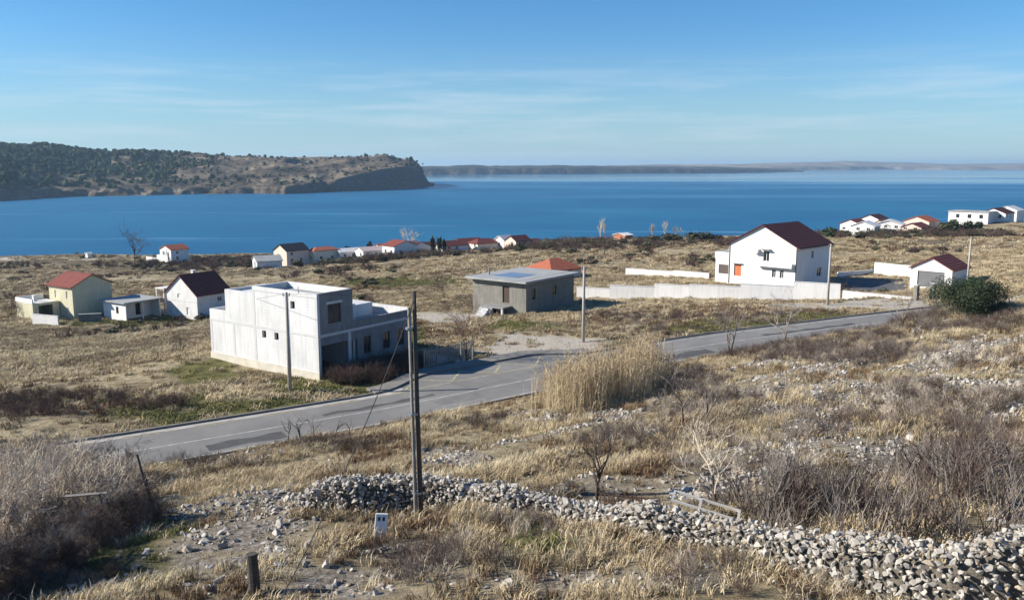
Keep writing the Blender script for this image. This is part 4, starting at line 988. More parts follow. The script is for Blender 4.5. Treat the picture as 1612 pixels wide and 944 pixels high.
for c in cand[:300]:
    o = bpy.data.objects.new('stone', random.choice(STN)); COL.objects.link(o); o.parent = DW
    o.location = (c[0] - dl.x, c[1] - dl.y, c[2] - dl.z); o.rotation_euler = (random.gauss(0, .5), random.gauss(0, .5), random.uniform(0, 6.28))
    o.scale = tuple(c[3] * random.uniform(1.0, 1.4) for _ in range(3))
rest = cand[300:]
P = np.array([(c[0] - dl.x, c[1] - dl.y, c[2] - dl.z) for c in rest]); S = np.array([c[3] for c in rest])[:, None] * RNG.uniform(1.0, 1.4, (len(rest), 3))
scatter('small_stones', stones, P, S, RNG.uniform(0, 6.28, len(rest)), tilt=.5, parent=DW)

# ================================================================ PLANT KINDS
strawm = mat('straw_grass', (.42, .34, .215), .8, 0, .12, (.27, .21, .125), rnd=.3, spec=.15, world=True)
palegr = mat('pale_grass', (.60, .51, .33), .8, 0, .15, (.43, .34, .21), rnd=.25, spec=.15, world=True)
rustgr = mat('rust_grass', (.23, .15, .085), .85, .3, .3, None, rnd=.3, spec=.1, world=True)
greengr = mat('green_grass', (.14, .15, .05), .8, 0, .4, (.22, .2, .08), rnd=.3, spec=.15, world=True)
twigm = mat('grey_twigs', (.25, .215, .185), .9, .3, 3, None, rnd=.3, spec=.1)
twigp = mat('pale_twigs', (.62, .53, .41), .9, .3, 3, None, rnd=.25, spec=.1)
twigd = mat('dark_twigs', (.12, .085, .07), .9, .3, 3, None, rnd=.3, spec=.1)
barkm = mat('dark_bark', (.09, .07, .058), .95, .4, 8, None, .4, 30)
reedm = mat('dry_reed', (.56, .46, .30), .8, 0, 1, (.40, .31, .19), rnd=.25, spec=.15)
leafd = mat('evergreen_leaf', (.02, .032, .014), .7, 0, 2.5, (.04, .055, .024), rnd=.4, spec=.3)
leafo = mat('olive_leaf', (.085, .085, .045), .7, 0, 2.5, (.05, .05, .03), rnd=.4, spec=.2)
def tuft(name, m, seed, nb, h, spread, lean, w):
    rg = random.Random(seed); mb = MB()
    for _ in range(nb):
        r = spread * math.sqrt(rg.random()); t_ = rg.uniform(0, 6.28); bx_, by_ = r * math.cos(t_), r * math.sin(t_)
        hh = h * rg.uniform(.45, 1.1); d = rg.uniform(0, 6.28); ln = lean * rg.uniform(.2, 1.3) * hh; ww = w * rg.uniform(.6, 1.2); a = d + 1.57
        wx, wy = math.cos(a) * ww, math.sin(a) * ww; dx, dy = math.cos(d) * ln, math.sin(d) * ln
        p0 = (bx_, by_, -.03); p1 = (bx_ + dx * .35, by_ + dy * .35, hh * .6); p2 = (bx_ + dx, by_ + dy, hh * (.98 - .25 * lean * rg.random()))
        mb.add([(p0[0] - wx, p0[1] - wy, p0[2]), (p0[0] + wx, p0[1] + wy, p0[2]), (p1[0] + wx * .7, p1[1] + wy * .7, p1[2]), (p1[0] - wx * .7, p1[1] - wy * .7, p1[2]), p2], [(0, 1, 2, 3), (3, 2, 4)])
    return mb.mesh(name, m)
def grow(mb, p, d, ln, r, depth, rg, k=3, wig=.25, up=.15, kids=(2, 4), shrink=.62, ang=.6, tips=None, minr=.0045):
    pts = [p.copy()]; q = p.copy(); dd = d.normalized(); ns = 3 if depth > 0 else 2
    for _ in range(ns):
        dd = (dd + Vector((rg.gauss(0, wig), rg.gauss(0, wig), rg.gauss(0, wig) + up * .5))).normalized(); q = q + dd * ln / ns; pts.append(q.copy())
    r1 = r * (.55 if depth > 0 else .35)
    mb.tube(pts, [r + (r1 - r) * i / ns for i in range(ns + 1)], k, False)
    if depth == 0:
        if tips is not None: tips.append(q)
        return
    for _ in range(rg.randint(*kids)):
        i = rg.uniform(.35, 1.0); b = pts[0].lerp(pts[-1], i) if ns < 2 else pts[min(int(i * ns), ns - 1)].lerp(pts[min(int(i * ns) + 1, ns)], i * ns - int(i * ns))
        sd_ = Vector((rg.gauss(0, 1), rg.gauss(0, 1), rg.gauss(0, .6))).normalized()
        grow(mb, b, dd + sd_ * ang * rg.uniform(.7, 1.5) + Vector((0, 0, up)), ln * shrink * rg.uniform(.75, 1.2), max(r1 * .85, minr), depth - 1, rg, 3, wig, up, kids, shrink, ang, tips, minr)
def twig_bush(name, m, seed, stems=9, h=1.0, depth=2, r=.012, spread=.55, kids=(2, 4)):
    rg = random.Random(seed); mb = MB()
    for _ in range(stems):
        a = rg.uniform(0, 6.28); tl = rg.uniform(.05, spread); b = Vector((rg.gauss(0, .14), rg.gauss(0, .14), -.05))
        grow(mb, b, Vector((math.cos(a) * tl, math.sin(a) * tl, 1)), h * rg.uniform(.5, .75), r * rg.uniform(.7, 1.2), depth, rg, kids=kids)
    return mb.mesh(name, m)
def leaf_ball(name, m, seed, nl, leaf, flat=.8, lumps=7):
    """foliage: small tilted leaf faces gathered round uneven lumps"""
    rg = random.Random(seed); mb = MB(); L = []
    for _ in range(lumps):
        a = rg.uniform(0, 6.28); rr_ = rg.uniform(.0, .36); L.append((Vector((math.cos(a) * rr_, math.sin(a) * rr_, rg.uniform(.18, .62) * flat)), rg.uniform(.16, .3)))
    for _ in range(nl):
        c_, r_ = rg.choice(L); v = Vector((rg.gauss(0, 1), rg.gauss(0, 1), rg.gauss(0, 1))).normalized() * r_ * rg.uniform(.55, 1.08); p = c_ + v; p.z = max(p.z, .02)
        nn = (v.normalized() + Vector((rg.gauss(0, .5), rg.gauss(0, .5), rg.gauss(0, .5)))).normalized(); u_ = nn.orthogonal().normalized(); w_ = nn.cross(u_); s_ = leaf * rg.uniform(.6, 1.3); t_ = rg.uniform(0, 6.28)
        a_ = (u_ * math.cos(t_) + w_ * math.sin(t_)) * s_; b_ = (w_ * math.cos(t_) - u_ * math.sin(t_)) * s_ * .6
        mb.add([p - a_, p + b_, p + a_, p - b_], [(0, 1, 2, 3)])
    return mb.mesh(name, m)
gA = [tuft('grass_tuft', strawm, i, 30, .32, .22, .9, .011) for i in range(4)] + [tuft('grass_tuft', palegr, 10 + i, 30, .38, .22, .95, .011) for i in range(4)]
gB = [tuft('grass_tuft', rustgr, 20 + i, 30, .34, .2, .8, .011) for i in range(2)]; gC = [tuft('grass_tuft', greengr, 30 + i, 36, .2, .22, .8, .012) for i in range(2)]
near_grass = variants('near_grass_kinds', gA + gB + gC)                       # 0-3 straw, 4-7 pale, 8-9 rust, 10-11 green
fA = [tuft('field_clump', strawm, 50 + i, 60, .34, .55, 1.0, .028) for i in range(3)] + [tuft('field_clump', palegr, 60 + i, 60, .38, .55, 1.0, .028) for i in range(3)] + [tuft('field_clump', rustgr, 70 + i, 50, .4, .5, .9, .026) for i in range(2)] + [tuft('field_clump', greengr, 80 + i, 50, .2, .55, 1.0, .03) for i in range(2)]
field_grass = variants('field_grass_kinds', fA)
bigs = variants('big_shrub_kinds', [twig_bush('big_shrub', m_, 400 + i, 8, 1.0, 3, .011, 1.1, (3, 4)) for i, m_ in enumerate([twigp, twigp, twigm, twigp])])
twigs = variants('twig_kinds', [twig_bush('twig_bush', twigm, i, 10, 1.0) for i in range(4)] + [twig_bush('twig_bush', twigp, 10 + i, 10, 1.0) for i in range(3)] + [twig_bush('twig_bush', twigd, 20 + i, 11, 1.0) for i in range(4)])   # 0-3 grey, 4-6 pale, 7-10 dark
wands = variants('wand_kinds', [twig_bush('wands', m_, 200 + i, 9, 1.25, 1, .012, .22, (1, 3)) for i, m_ in enumerate([twigm, twigd, twigm, twigd, twigm])])

def fan(nn, y0, y1, half=.72, pad=6):
    y = np.sqrt(RNG.uniform(y0 ** 2, y1 ** 2, nn)); x = RNG.uniform(-1, 1, nn) * (y * half + pad); return x, y
def off_road(x, y, pad=.25):
    s_, a_ = road_sd(x, y); return (s_ > pad) | (s_ < -(road_w(a_) + 1.75 * ((a_ > A_BAY0) & (a_ < A_BAY1)) + .3 + pad)), s_
# ---- grass of the near slope
x, y = fan(85000, 13, 74); ok, s_ = off_road(x, y, -.28); z = T(x, y); mkk = masks(x, y, z)
pn = fbm(x / 5, y / 5, 91, 4); p2 = fbm(x / 2.2, y / 2.2, 97, 3); strk = fbm((x * .85 + y * .53) / 9, (-x * .53 + y * .85) / 2.2, 99, 3)
dens = np.clip(smooth(.40, .60, .5 * pn + .5 * strk) * .95 + .10, 0, 1) * (1 - .95 * np.clip(mkk[0] * 1.3, 0, 1)) * (.62 + .38 * smooth(24, 34, y)) * (1 - mkk[2])
keep = (s_ > -.3 + .5 * RNG.random(x.size)) & (RNG.random(x.size) < dens) & clear_of_buildings(x, y)
ty = np.where(p2 > .5, RNG.integers(4, 8, x.size), RNG.integers(0, 4, x.size)); ty = np.where((fbm(x / 4, y / 4, 101, 3) > .58) & (RNG.random(x.size) < .7), RNG.integers(8, 10, x.size), ty)
ty = np.where(RNG.random(x.size) < mkk[1] * .8 + .08 * (pn < .45), RNG.integers(10, 12, x.size), ty)
sc_ = RNG.uniform(.6, 1.35, x.size) * (.7 + .6 * pn)
o = scatter('slope_grass', near_grass, np.stack([x, y, z], 1)[keep], sc_[keep], RNG.uniform(0, 6.28, keep.sum()), ty[keep], .15); tag(o, 'dry straw coloured grass covering the near slope', 'grass')
# ---- grass of the fields
x, y = fan(60000, 50, 175, .68, 4); ok, s_ = off_road(x, y, .4); z = T(x, y); mkk = masks(x, y, z); pn = fbm(x / 9, y / 9, 111, 4)
keep = ok & (s_ < 0) & clear_of_buildings(x, y, .3) & (RNG.random(x.size) < np.clip(smooth(.36, .6, pn) + .15, 0, 1) * (1 - .96 * mkk[2]))
ty = np.where(fbm(x / 7, y / 7, 113, 3) > .5, RNG.integers(3, 6, x.size), RNG.integers(0, 3, x.size)); ty = np.where(RNG.random(x.size) < mkk[3] * .5 + .05, RNG.integers(6, 8, x.size), ty); ty = np.where(RNG.random(x.size) < mkk[1] * .9 + .05, RNG.integers(8, 10, x.size), ty)
o = scatter('field_grass', field_grass, np.stack([x, y, z], 1)[keep], (RNG.uniform(.6, 1.25, x.size))[keep], RNG.uniform(0, 6.28, keep.sum()), ty[keep], .1); tag(o, 'dry tufted grass in the fields beyond the road', 'grass')
x, y = fan(26000, 160, 372, .68, 4); z = T(x, y); pn = fbm(x / 20, y / 30, 121, 4); mkk = masks(x, y, z)
keep = clear_of_buildings(x, y, .6) & (z > SEA + .6) & (RNG.random(x.size) < smooth(.38, .58, pn) * .9 + .1)
ty = np.where(RNG.random(x.size) < .72, RNG.integers(0, 6, x.size), RNG.integers(6, 8, x.size)); ty = np.where(RNG.random(x.size) < .1, 8, ty)
o = scatter('distant_grass', field_grass, np.stack([x, y, z], 1)[keep], np.stack([RNG.uniform(1.2, 2.6, x.size)] * 2 + [RNG.uniform(.9, 1.7, x.size)], 1)[keep], RNG.uniform(0, 6.28, keep.sum()), ty[keep], .05); tag(o, 'rough dry grass in the distant fields near the village', 'grass')

# ---- loose limestone rubble on the slope
x, y = fan(150000, 13, 80); ok, s_ = off_road(x, y, .6); z = T(x, y); mkk = masks(x, y, z); cl = fbm(x / 1.6, y / 1.6, 131, 3)
keep = ok & (s_ > .8) & (RNG.random(x.size) < np.clip(mkk[0] * (.3 + .9 * smooth(.38, .6, cl)) + .02 * (cl > .55), 0, 1))
sz = RNG.gamma(2.0, .05, x.size) + .05
o = scatter('limestone_rubble', stones, np.stack([x, y, z + sz * .12], 1)[keep], (sz[:, None] * RNG.uniform(.7, 1.4, (x.size, 3)))[keep], RNG.uniform(0, 6.28, keep.sum()), np.where(RNG.random(x.size) < .75, RNG.integers(0, 9, x.size), 9)[keep], .6); tag(o, 'loose white limestone rubble scattered over the slope', 'rubble')
x, y = fan(5000, 60, 125, .66, 4); ok, s_ = off_road(x, y, .3); z = T(x, y); mkk = masks(x, y, z)
keep = ok & (s_ < 0) & clear_of_buildings(x, y) & (RNG.random(x.size) < mkk[2] * .5 + .012)
o = scatter('gravel', stones, np.stack([x, y, z], 1)[keep], RNG.uniform(.06, .3, keep.sum()), RNG.uniform(0, 6.28, keep.sum()), tilt=.5); tag(o, 'pale stones scattered on the gravel lot and fields', 'gravel')

# ---- thickets that nobody could count
def thicket(name, label, regs, coll, kinds, nn, smin, smax, y0, y1, thr=.4, seed=0, tall=1.0, road_pad=.3, side=1, fall=True):
    x, y = fan(nn, y0, y1); z = T(x, y); px, py = project(x, y, z); w_ = 1.0 * (fbm(x / 2.6, y / 2.6, 140 + seed, 3) - .5)
    m_ = emask(regs, px, py, w_); ok, s_ = off_road(x, y, road_pad); cl = fbm(x / 2.4, y / 2.4, 150 + seed, 3)
    keep = ok & (s_ * side > 0) & clear_of_buildings(x, y, .2) & (RNG.random(nn) < m_ * smooth(thr - .12, thr + .15, cl) * (1 - .75 * emask(ROCKY[:5], px, py) * (seed == 2)))
    k_ = keep.sum(); sc_ = RNG.uniform(smin, smax, k_) * (.5 + .5 * m_[keep])
    o = scatter(name, coll, np.stack([x, y, z], 1)[keep], np.stack([sc_, sc_, sc_ * tall], 1), RNG.uniform(0, 6.28, k_), np.array(kinds)[RNG.integers(0, len(kinds), k_)], .14); tag(o, label, 'brush'); return o
thicket('brush', 'grey leafless brushwood growing behind the stone wall on the right', [(1420, 850, 260, 42), (1560, 810, 100, 70), (1260, 810, 140, 30), (1500, 760, 120, 30)], wands, range(5), 6500, .8, 1.8, 16, 42, .4, 1, 1.1)
thicket('brush', 'low grey and brown scrub across the near slope', [(1130, 700, 130, 40), (1250, 650, 150, 40), (1400, 640, 230, 40), (1120, 640, 90, 30), (1040, 800, 120, 14), (900, 780, 60, 12), (820, 830, 60, 14), (760, 900, 160, 24), (1080, 900, 240, 34), (1500, 560, 120, 24), (1320, 560, 150, 22), (560, 880, 70, 20), (1250, 940, 120, 20), (1540, 700, 90, 40), (1300, 745, 200, 24), (1250, 690, 90, 20), (1000, 690, 90, 16), (880, 700, 80, 10), (700, 880, 60, 24), (940, 870, 90, 16), (820, 850, 40, 12)], twigs, [0, 1, 2, 3, 5, 6, 7, 8, 9, 10, 8, 9], 30000, .35, .9, 15, 78, .44, 2)
thicket('brush', 'brown scrub strip along the near edge of the road', [(1200, 552, 240, 16), (1480, 505, 130, 22), (560, 705, 150, 9), (760, 668, 120, 9), (330, 735, 90, 9), (1080, 600, 70, 22), (1560, 500, 90, 24), (1330, 530, 110, 14)], twigs, [7, 8, 9, 10, 0, 1], 26000, .45, 1.0, 40, 108, .4, 3)
thicket('brush', 'big grey tangled thicket beside the leaning post on the left', [(75, 790, 120, 44), (20, 825, 100, 55), (140, 770, 70, 20)], bigs, [0, 1, 2, 3], 1350, 1.75, 3.05, 20, 46, .3, 4, 1.0)
fp = [Vector(gp(248, 812)), Vector(gp(190, 850)), Vector(gp(110, 890)), Vector(gp(10, 940)), Vector(gp(-90, 990))]
vf = thing('vine_fence', 'sagging fence buried in dark dead creepers below the left thicket', 'fence', fp[0]); vp = []
for i, p_ in enumerate(fp):
    q_ = p_ - fp[0]; MB().tube([q_ + Vector((0, 0, -.3)), q_ + Vector((-.45, .1, 1.7 - .12 * i))], [.055, .045], 6).build('post', woodp, vf)
    if i:
        b0 = fp[i - 1] - fp[0]; MB().tube([b0 + Vector((-.4, .1, 1.45)), q_ + Vector((-.4, .1, 1.35))], .03, 5).build('rail', woodl if i == 2 else woodp, vf)
        for _ in range(170):
            f_ = random.random(); h_ = random.random() ** 1.3 * 1.5; vp.append(b0.lerp(q_, f_) + Vector((-.3 * h_ + random.gauss(.1, .18), random.gauss(0, .18), h_ - .1)))
vs_ = RNG.uniform(.35, .75, len(vp))
scatter('dead_creepers', twigs, np.array([tuple(v) for v in vp]), vs_, RNG.uniform(0, 6.28, len(vp)), np.array([7, 8, 9, 10, 0, 1])[RNG.integers(0, 6, len(vp))], .9, parent=vf)
thicket('brush', 'dark brown undergrowth at the foot of the left creeper fence', [(60, 905, 150, 30), (170, 850, 50, 18)], twigs, [7, 8, 9, 10, 0], 6500, .3, .6, 18, 36, .3, 5)
thicket('brush', 'dark brown bramble patch in the left field', [(90, 640, 165, 20), (250, 640, 60, 10), (20, 650, 60, 20)], twigs, [7, 8, 9, 10], 12000, .6, 1.15, 50, 84, .34, 6, side=-1)
thicket('brush', 'rusty brambles in front of the unfinished concrete house', [(590, 590, 62, 14), (630, 578, 40, 12), (545, 598, 30, 8)], twigs, [7, 8, 9, 10], 26000, .8, 1.6, 58, 80, .2, 7, side=-1)
thicket('brush', 'brown weeds in the field below the boundary wall', [(1130, 498, 220, 14), (960, 495, 70, 10), (1060, 520, 120, 10), (700, 470, 40, 18), (690, 545, 40, 14), (750, 575, 35, 7)], twigs, [7, 8, 9, 10, 0], 20000, .35, .8, 76, 118, .42, 8, .7, side=-1)
x, y = fan(15000, 118, 372, .68, 4); z = T(x, y); pn = fbm(x / 14, y / 26, 161, 4)
keep = clear_of_buildings(x, y, 1.0) & (z > SEA + .8) & (RNG.random(x.size) < smooth(.54, .66, pn) * .5)
brushk = variants('hedge_kinds', [twig_bush('hedge_bush', twigd, 300 + i, 14, 1.0, 2, .03, .9, (2, 4)) for i in range(3)] + [leaf_ball('hedge_bush', leafo, 310 + i, 240, .1, .8) for i in range(2)])
sc_ = RNG.uniform(.8, 2.0, x.size)
o = scatter('field_scrub', brushk, np.stack([x, y, z], 1)[keep], np.stack([sc_ * 1.3, sc_ * 1.3, sc_ * .8], 1)[keep], RNG.uniform(0, 6.28, keep.sum()), tilt=.1); tag(o, 'dark scrub lines in the distant fields', 'scrub')

# ---- weeds in and along the stone wall
k_ = 1500; ws = RNG.uniform(0, warc[-1], k_); wq = [wall_at(q) for q in ws]; so = RNG.choice([-1, 1], k_) * RNG.uniform(.35, 1.1, k_)
x = np.array([q[0] + q[4] * o_ for q, o_ in zip(wq, so)]); y = np.array([q[1] - q[3] * o_ for q, o_ in zip(wq, so)])
o = scatter('wall_weeds', near_grass, np.stack([x, y, T(x, y)], 1), RNG.uniform(.5, 1.2, k_), RNG.uniform(0, 6.28, k_), np.array([0, 1, 4, 5, 8, 9, 8, 10])[RNG.integers(0, 8, k_)], .25); tag(o, 'dry weeds growing along the foot of the stone wall', 'weeds')
# ---- reeds
def reed(seed):
    rg = random.Random(seed); mb = MB()
    for _ in range(7):
        b = Vector((rg.gauss(0, .16), rg.gauss(0, .16), 0)); h = rg.uniform(.7, 1.05); a = rg.uniform(0, 6.28); tl = rg.uniform(.02, .13)
        tp = b + Vector((math.cos(a) * tl * h, math.sin(a) * tl * h, h)); md_ = b.lerp(tp, .55) + Vector((0, 0, .02)); mb.tube([b, md_, tp], [.0042, .0036, .002], 3, False)
        for k in range(5):
            f = rg.uniform(.2, .95); p = b.lerp(tp, f); t_ = rg.uniform(0, 6.28); L = rg.uniform(.10, .24); e = p + Vector((math.cos(t_) * L * .7, math.sin(t_) * L * .7, L * rg.uniform(.1, .8))); s_ = Vector((-math.sin(t_), math.cos(t_), 0)) * .006
            mb.add([p - s_, p + s_, e], [(0, 1, 2)])
        for k in range(9):
            p = tp - Vector((0, 0, rg.uniform(0, .1))); t_ = rg.uniform(0, 6.28); e = p + Vector((math.cos(t_) * .03, math.sin(t_) * .03, rg.uniform(.02, .07))); s_ = Vector((-math.sin(t_), math.cos(t_), 0)) * .005; mb.add([p - s_, p + s_, e], [(0, 1, 2)])
    return mb.mesh('reed_cluster', reedm)
reeds = variants('reed_kinds', [reed(i) for i in range(6)])
ra = np.linspace(0, 1, 60); x, y = fan(60000, 50, 70); z = T(x, y); px, py = project(x, y, z); s_, a_ = road_sd(x, y)
m_ = emask([(900, 638, 52, 12), (960, 624, 60, 16), (1010, 606, 42, 14)], px, py, .5 * (fbm(x / 1.5, y / 1.5, 171, 2) - .5))
keep = (s_ > .6) & (RNG.random(x.size) < m_ * .36); k_ = keep.sum()
hh = RNG.uniform(1.3, 2.9, k_) * (.7 + .45 * m_[keep]) * (.7 + .6 * fbm(x / .9, y / .9, 173, 2)[keep])
o = scatter('reed_bed', reeds, np.stack([x, y, z], 1)[keep], np.stack([hh * .9, hh * .9, hh], 1), RNG.uniform(0, 6.28, k_), tilt=.1); tag(o, 'tall straw coloured reed bed at the road edge', 'reeds')

# ================================================================ TREES AND SHRUBS ONE BY ONE
def bare_tree(name, label, px, py, top, seed, m=twigm, tm=barkm, d=None, spread=.5, stems=1, depth=4, group=None, up=.16, kids=(2, 4), r0=None, cat='tree'):
    x, y, z = gp(px, py) if d is None else (*at_dist(px, py, d)[:2], 0); z = Th(x, y)
    h = (at_dist(px, top, y)[2] - z) * (1.45 if up < .5 else 1.1); rg = random.Random(seed)
    o = thing(name, label, cat, (x, y, z), 0, group); tr = MB(); cr_ = MB()
    r0 = r0 or max(.025, h * .016)
    for _ in range(stems):
        a = rg.uniform(0, 6.28); tl = rg.uniform(.05, spread) if stems > 1 else rg.uniform(0, .15); d0 = Vector((math.cos(a) * tl, math.sin(a) * tl, 1)).normalized(); L = h * (.36 if stems == 1 else .42)
        pts = [Vector((rg.gauss(0, .06) * (stems > 1), rg.gauss(0, .06) * (stems > 1), -.15))]
        for k in range(4):
            d0 = (d0 + Vector((rg.gauss(0, .1), rg.gauss(0, .1), .03))).normalized(); pts.append(pts[-1] + d0 * L / 4)
        tr.tube(pts, [r0, r0 * .85, r0 * .75, r0 * .65, r0 * .5], 7, True)
        for k in range(rg.randint(4, 6) if stems == 1 else rg.randint(2, 4)):
            b = pts[rg.randint(2, 4)]; a = rg.uniform(0, 6.28)
            grow(cr_, b, d0 * .8 + Vector((math.cos(a), math.sin(a), .35)) * rg.uniform(.4, .9) * (spread + .3), h * .36 * rg.uniform(.7, 1.15), r0 * .6, depth - 1, rg, 4, .26, up, kids, .72, .8, minr=max(.0065, y * .00013))
    tr.build('trunk', tm, o); cr_.build('branches', m, o); return o
bare_tree('bare_tree', 'dark branched leafless tree rising from the stone wall', 940, 785, 672, 5, barkm, spread=.6)
bare_tree('bare_tree', 'gnarled leafless tree with a bent dark limb on the grassy slope', 1110, 672, 590, 8, twigm, spread=.9)
bare_tree('bare_tree', 'spreading grey leafless tree in front of the rubble patch', 1075, 668, 590, 12, twigm, spread=.9)
bare_tree('bare_tree', 'thin straight sapling behind the stone wall by the rubble', 1200, 830, 700, 15, twigm, spread=.4)
bare_tree('bare_tree', 'leafless sapling beside the discarded window frame', 1130, 800, 690, 16, twigp, spread=.6)
bare_tree('bare_tree', 'reddish leafless tree beside the metal fence and bus bay', 735, 568, 492, 18, twigd, spread=.6, depth=4, stems=6, r0=.03)
bare_tree('bare_tree', 'slender leafless tree at the bend of the road', 1235, 545, 478, 21, twigm, spread=.4)
bare_tree('bare_tree', 'forked leafless tree close to the grey yard wall', 1420, 520, 462, 23, twigm, spread=.5)
bare_tree('bare_tree', 'twin stemmed leafless shrub tree on the roadside bank', 1150, 560, 500, 24, twigm, spread=.5, stems=2)
for i, (a, b, c_) in enumerate([(455, 700, 655), (475, 698, 648), (497, 696, 650), (527, 690, 650), (548, 688, 652)]):
    bare_tree('sapling', ['low forked sapling, the first of the row along the road edge', 'sapling with the tallest stem of the road edge row', 'sapling in the middle of the road edge row', 'fine twigged sapling beside the stay cable', 'last small sapling of the row, closest to the wooden pole'][i], a, b, c_, 60 + i, twigm, spread=.35, depth=2, group='saplings on the road edge')
bare_tree('bare_tree', 'low flat topped leafless tree in the left field', 282, 556, 528, 70, twigd, spread=1.6, stems=3, up=-.1)
bare_tree('bare_tree', 'bushy leafless tree beside the lone white house at the shore', 212, 408, 364, 71, twigd, d=296, spread=.9, depth=4, r0=.22)
bare_tree('bare_tree', 'leafless tree among the dry bushes at the middle of the far field', 953, 418, 378, 73, twigd, d=200, spread=.6, depth=4, r0=.12)
bare_tree('bare_tree', 'pale leafless tree behind the dark red roofs of the village', 647, 396, 368, 74, twigp, d=300, spread=.8, depth=4, r0=.15)
for i, (a, b, c_, d) in enumerate([(946, 382, 343, 290), (954, 382, 345, 288), (1026, 378, 352, 300), (1046, 378, 347, 300), (1064, 377, 358, 300), (1072, 377, 360, 300)]):
    bare_tree('poplar', ['tallest pale poplar beside the brick orange hut', 'second of the pair of poplars beside the brick orange hut', 'thin poplar rising from the hedge past the orange hut', 'tall thin poplar in the middle of the sea edge hedge', 'short thin poplar among the higher hedge bushes', 'shortest thin poplar touching the rounded hedge bushes'][i], a, b, c_, 80 + i, twigp, twigp, d, spread=.12, depth=3, up=.9, group='poplars on the sea edge', r0=.13, kids=(3, 5))
def leafy(name, label, px, py, top, wpx, seed, m=leafd, d=None, nl=5000, leaf=.05, flat=.9, group=None, cat='bush', lumps=16):
    x, y, z = gp(px, py) if d is None else (*at_dist(px, py, d)[:2], 0); z = Th(x, y); h = max(at_dist(px, top, y)[2] - z, .8); wd_ = wpx / FPX * y
    o = thing(name, label, cat, (x, y, z - .1), seed * 1.3, group)
    c_ = bpy.data.objects.new('crown', leaf_ball('crown', m, seed, nl, leaf, flat, lumps)); COL.objects.link(c_); c_.parent = o; c_.scale = (wd_, wd_, h * 1.15)
    tr = MB(); rg = random.Random(seed)
    for k in range(4):
        a = rg.uniform(0, 6.28); tr.tube([(0, 0, -.1), (math.cos(a) * wd_ * .1, math.sin(a) * wd_ * .1, h * .3), (math.cos(a) * wd_ * .22, math.sin(a) * wd_ * .22, h * .62)], [.012 * h + .03, .01 * h + .02, .01], 5)
    tr.build('trunk', barkm, o); return o
leafy('evergreen_bush', 'large dark evergreen bush on the bank below the garage', 1530, 494, 424, 118, 3, nl=30000, leaf=.0125, lumps=30)
leafy('cypress', 'dark narrow cypress beside the white cottages', 681, 399, 376, 9, 5, d=274, nl=500, leaf=.12, flat=1.3, group='cypresses beside the white cottages', cat='tree'); leafy('cypress', 'dark narrow cypress beside the white cottages', 692, 399, 376, 9, 6, d=274, nl=500, leaf=.12, flat=1.3, group='cypresses beside the white cottages', cat='tree'); leafy('cypress', 'dark narrow cypress beside the white cottages', 699, 399, 378, 8, 7, d=273, nl=500, leaf=.12, flat=1.3, group='cypresses beside the white cottages', cat='tree')
leafy('round_tree', 'dark round tree behind the long white low house', 547, 402, 384, 24, 8, d=292, nl=900, leaf=.08, cat='tree'); leafy('round_tree', 'small dark conifer behind the pale pink roof', 582, 400, 379, 12, 9, d=296, nl=700, leaf=.1, cat='tree', flat=1.2)
bl = [(520, 420, 404, 34), (560, 417, 402, 36), (600, 416, 398, 30), (500, 424, 412, 24), (430, 424, 411, 16), (470, 421, 408, 18)]
for i, (a, b, c_, w_) in enumerate(bl): leafy('bush', ['olive bush below the narrow cream house wing', 'broad olive bush below the long white low house', 'olive bush below the house with the grey gable wall', 'small olive bush at the foot of the orange roofed cream house', 'small bush at the corner of the pink gabled house', 'bush close against the wall of the pink house'][i], a, b, c_, w_, 100 + i, leafo, 245, 900, .07, group='bushes in front of the shore village')
bl = [(1305, 376, 354, 24), (1330, 374, 358, 22), (1395, 372, 357, 40), (1370, 374, 360, 30), (1500, 357, 341, 34), (1490, 362, 346, 30), (1525, 352, 342, 24), (1440, 369, 358, 26), (1540, 356, 345, 20)]
for i, (a, b, c_, w_) in enumerate(bl): leafy('bush', ['dark evergreen bush beside the ridge of the big white house', 'olive bush before the low end of the right house cluster', 'wide dark bush under the white gable of the right cluster', 'olive bush left of the white gable in the right cluster', 'tall dark bush between the orange roof and grey flat roofed house', 'olive bush in front of the tall dark bush by the flat roofed house', 'dark bush at the corner of the long grey flat roofed house', 'olive bush below the low red roofed house', 'small dark bush under the windows of the grey flat roofed house'][i], a, b, c_, w_, 120 + i, leafo if i % 2 else leafd, 252, 900, .07, group='bushes around the right house cluster')
bl = [(1030, 383, 368, 34), (1060, 382, 364, 40), (1095, 381, 362, 46), (1125, 381, 366, 36), (1010, 384, 372, 24), (900, 384, 375, 40), (860, 387, 377, 36), (930, 384, 374, 30)]
for i, (a, b, c_, w_) in enumerate(bl): leafy('bush', ['brown hedge bush beside the first thin poplar past the hut', 'brown hedge bush below the second thin poplar past the hut', 'tallest rounded hedge bush beyond the small poplars', 'hedge bush ending at the roof of the big white house', 'low hedge bush close to the brick orange hut', 'hedge bush before the pair of tallest poplars', 'low hedge bush near the salmon shore house', 'hedge bush at the foot of the pair of tallest poplars'][i], a, b, c_, w_, 140 + i, leafo, 276, 900, .07, group='hedge bushes along the sea edge')
bl = [(1090, 410, 398, 50), (1130, 406, 396, 30), (60, 425, 415, 60), (160, 424, 410, 50), (230, 422, 412, 40), (330, 422, 408, 30), (900, 423, 412, 40), (1373, 386, 378, 18), (1480, 403, 392, 50), (990, 412, 403, 30), (18, 497, 472, 40), (700, 470, 436, 50), (745, 490, 470, 26)]
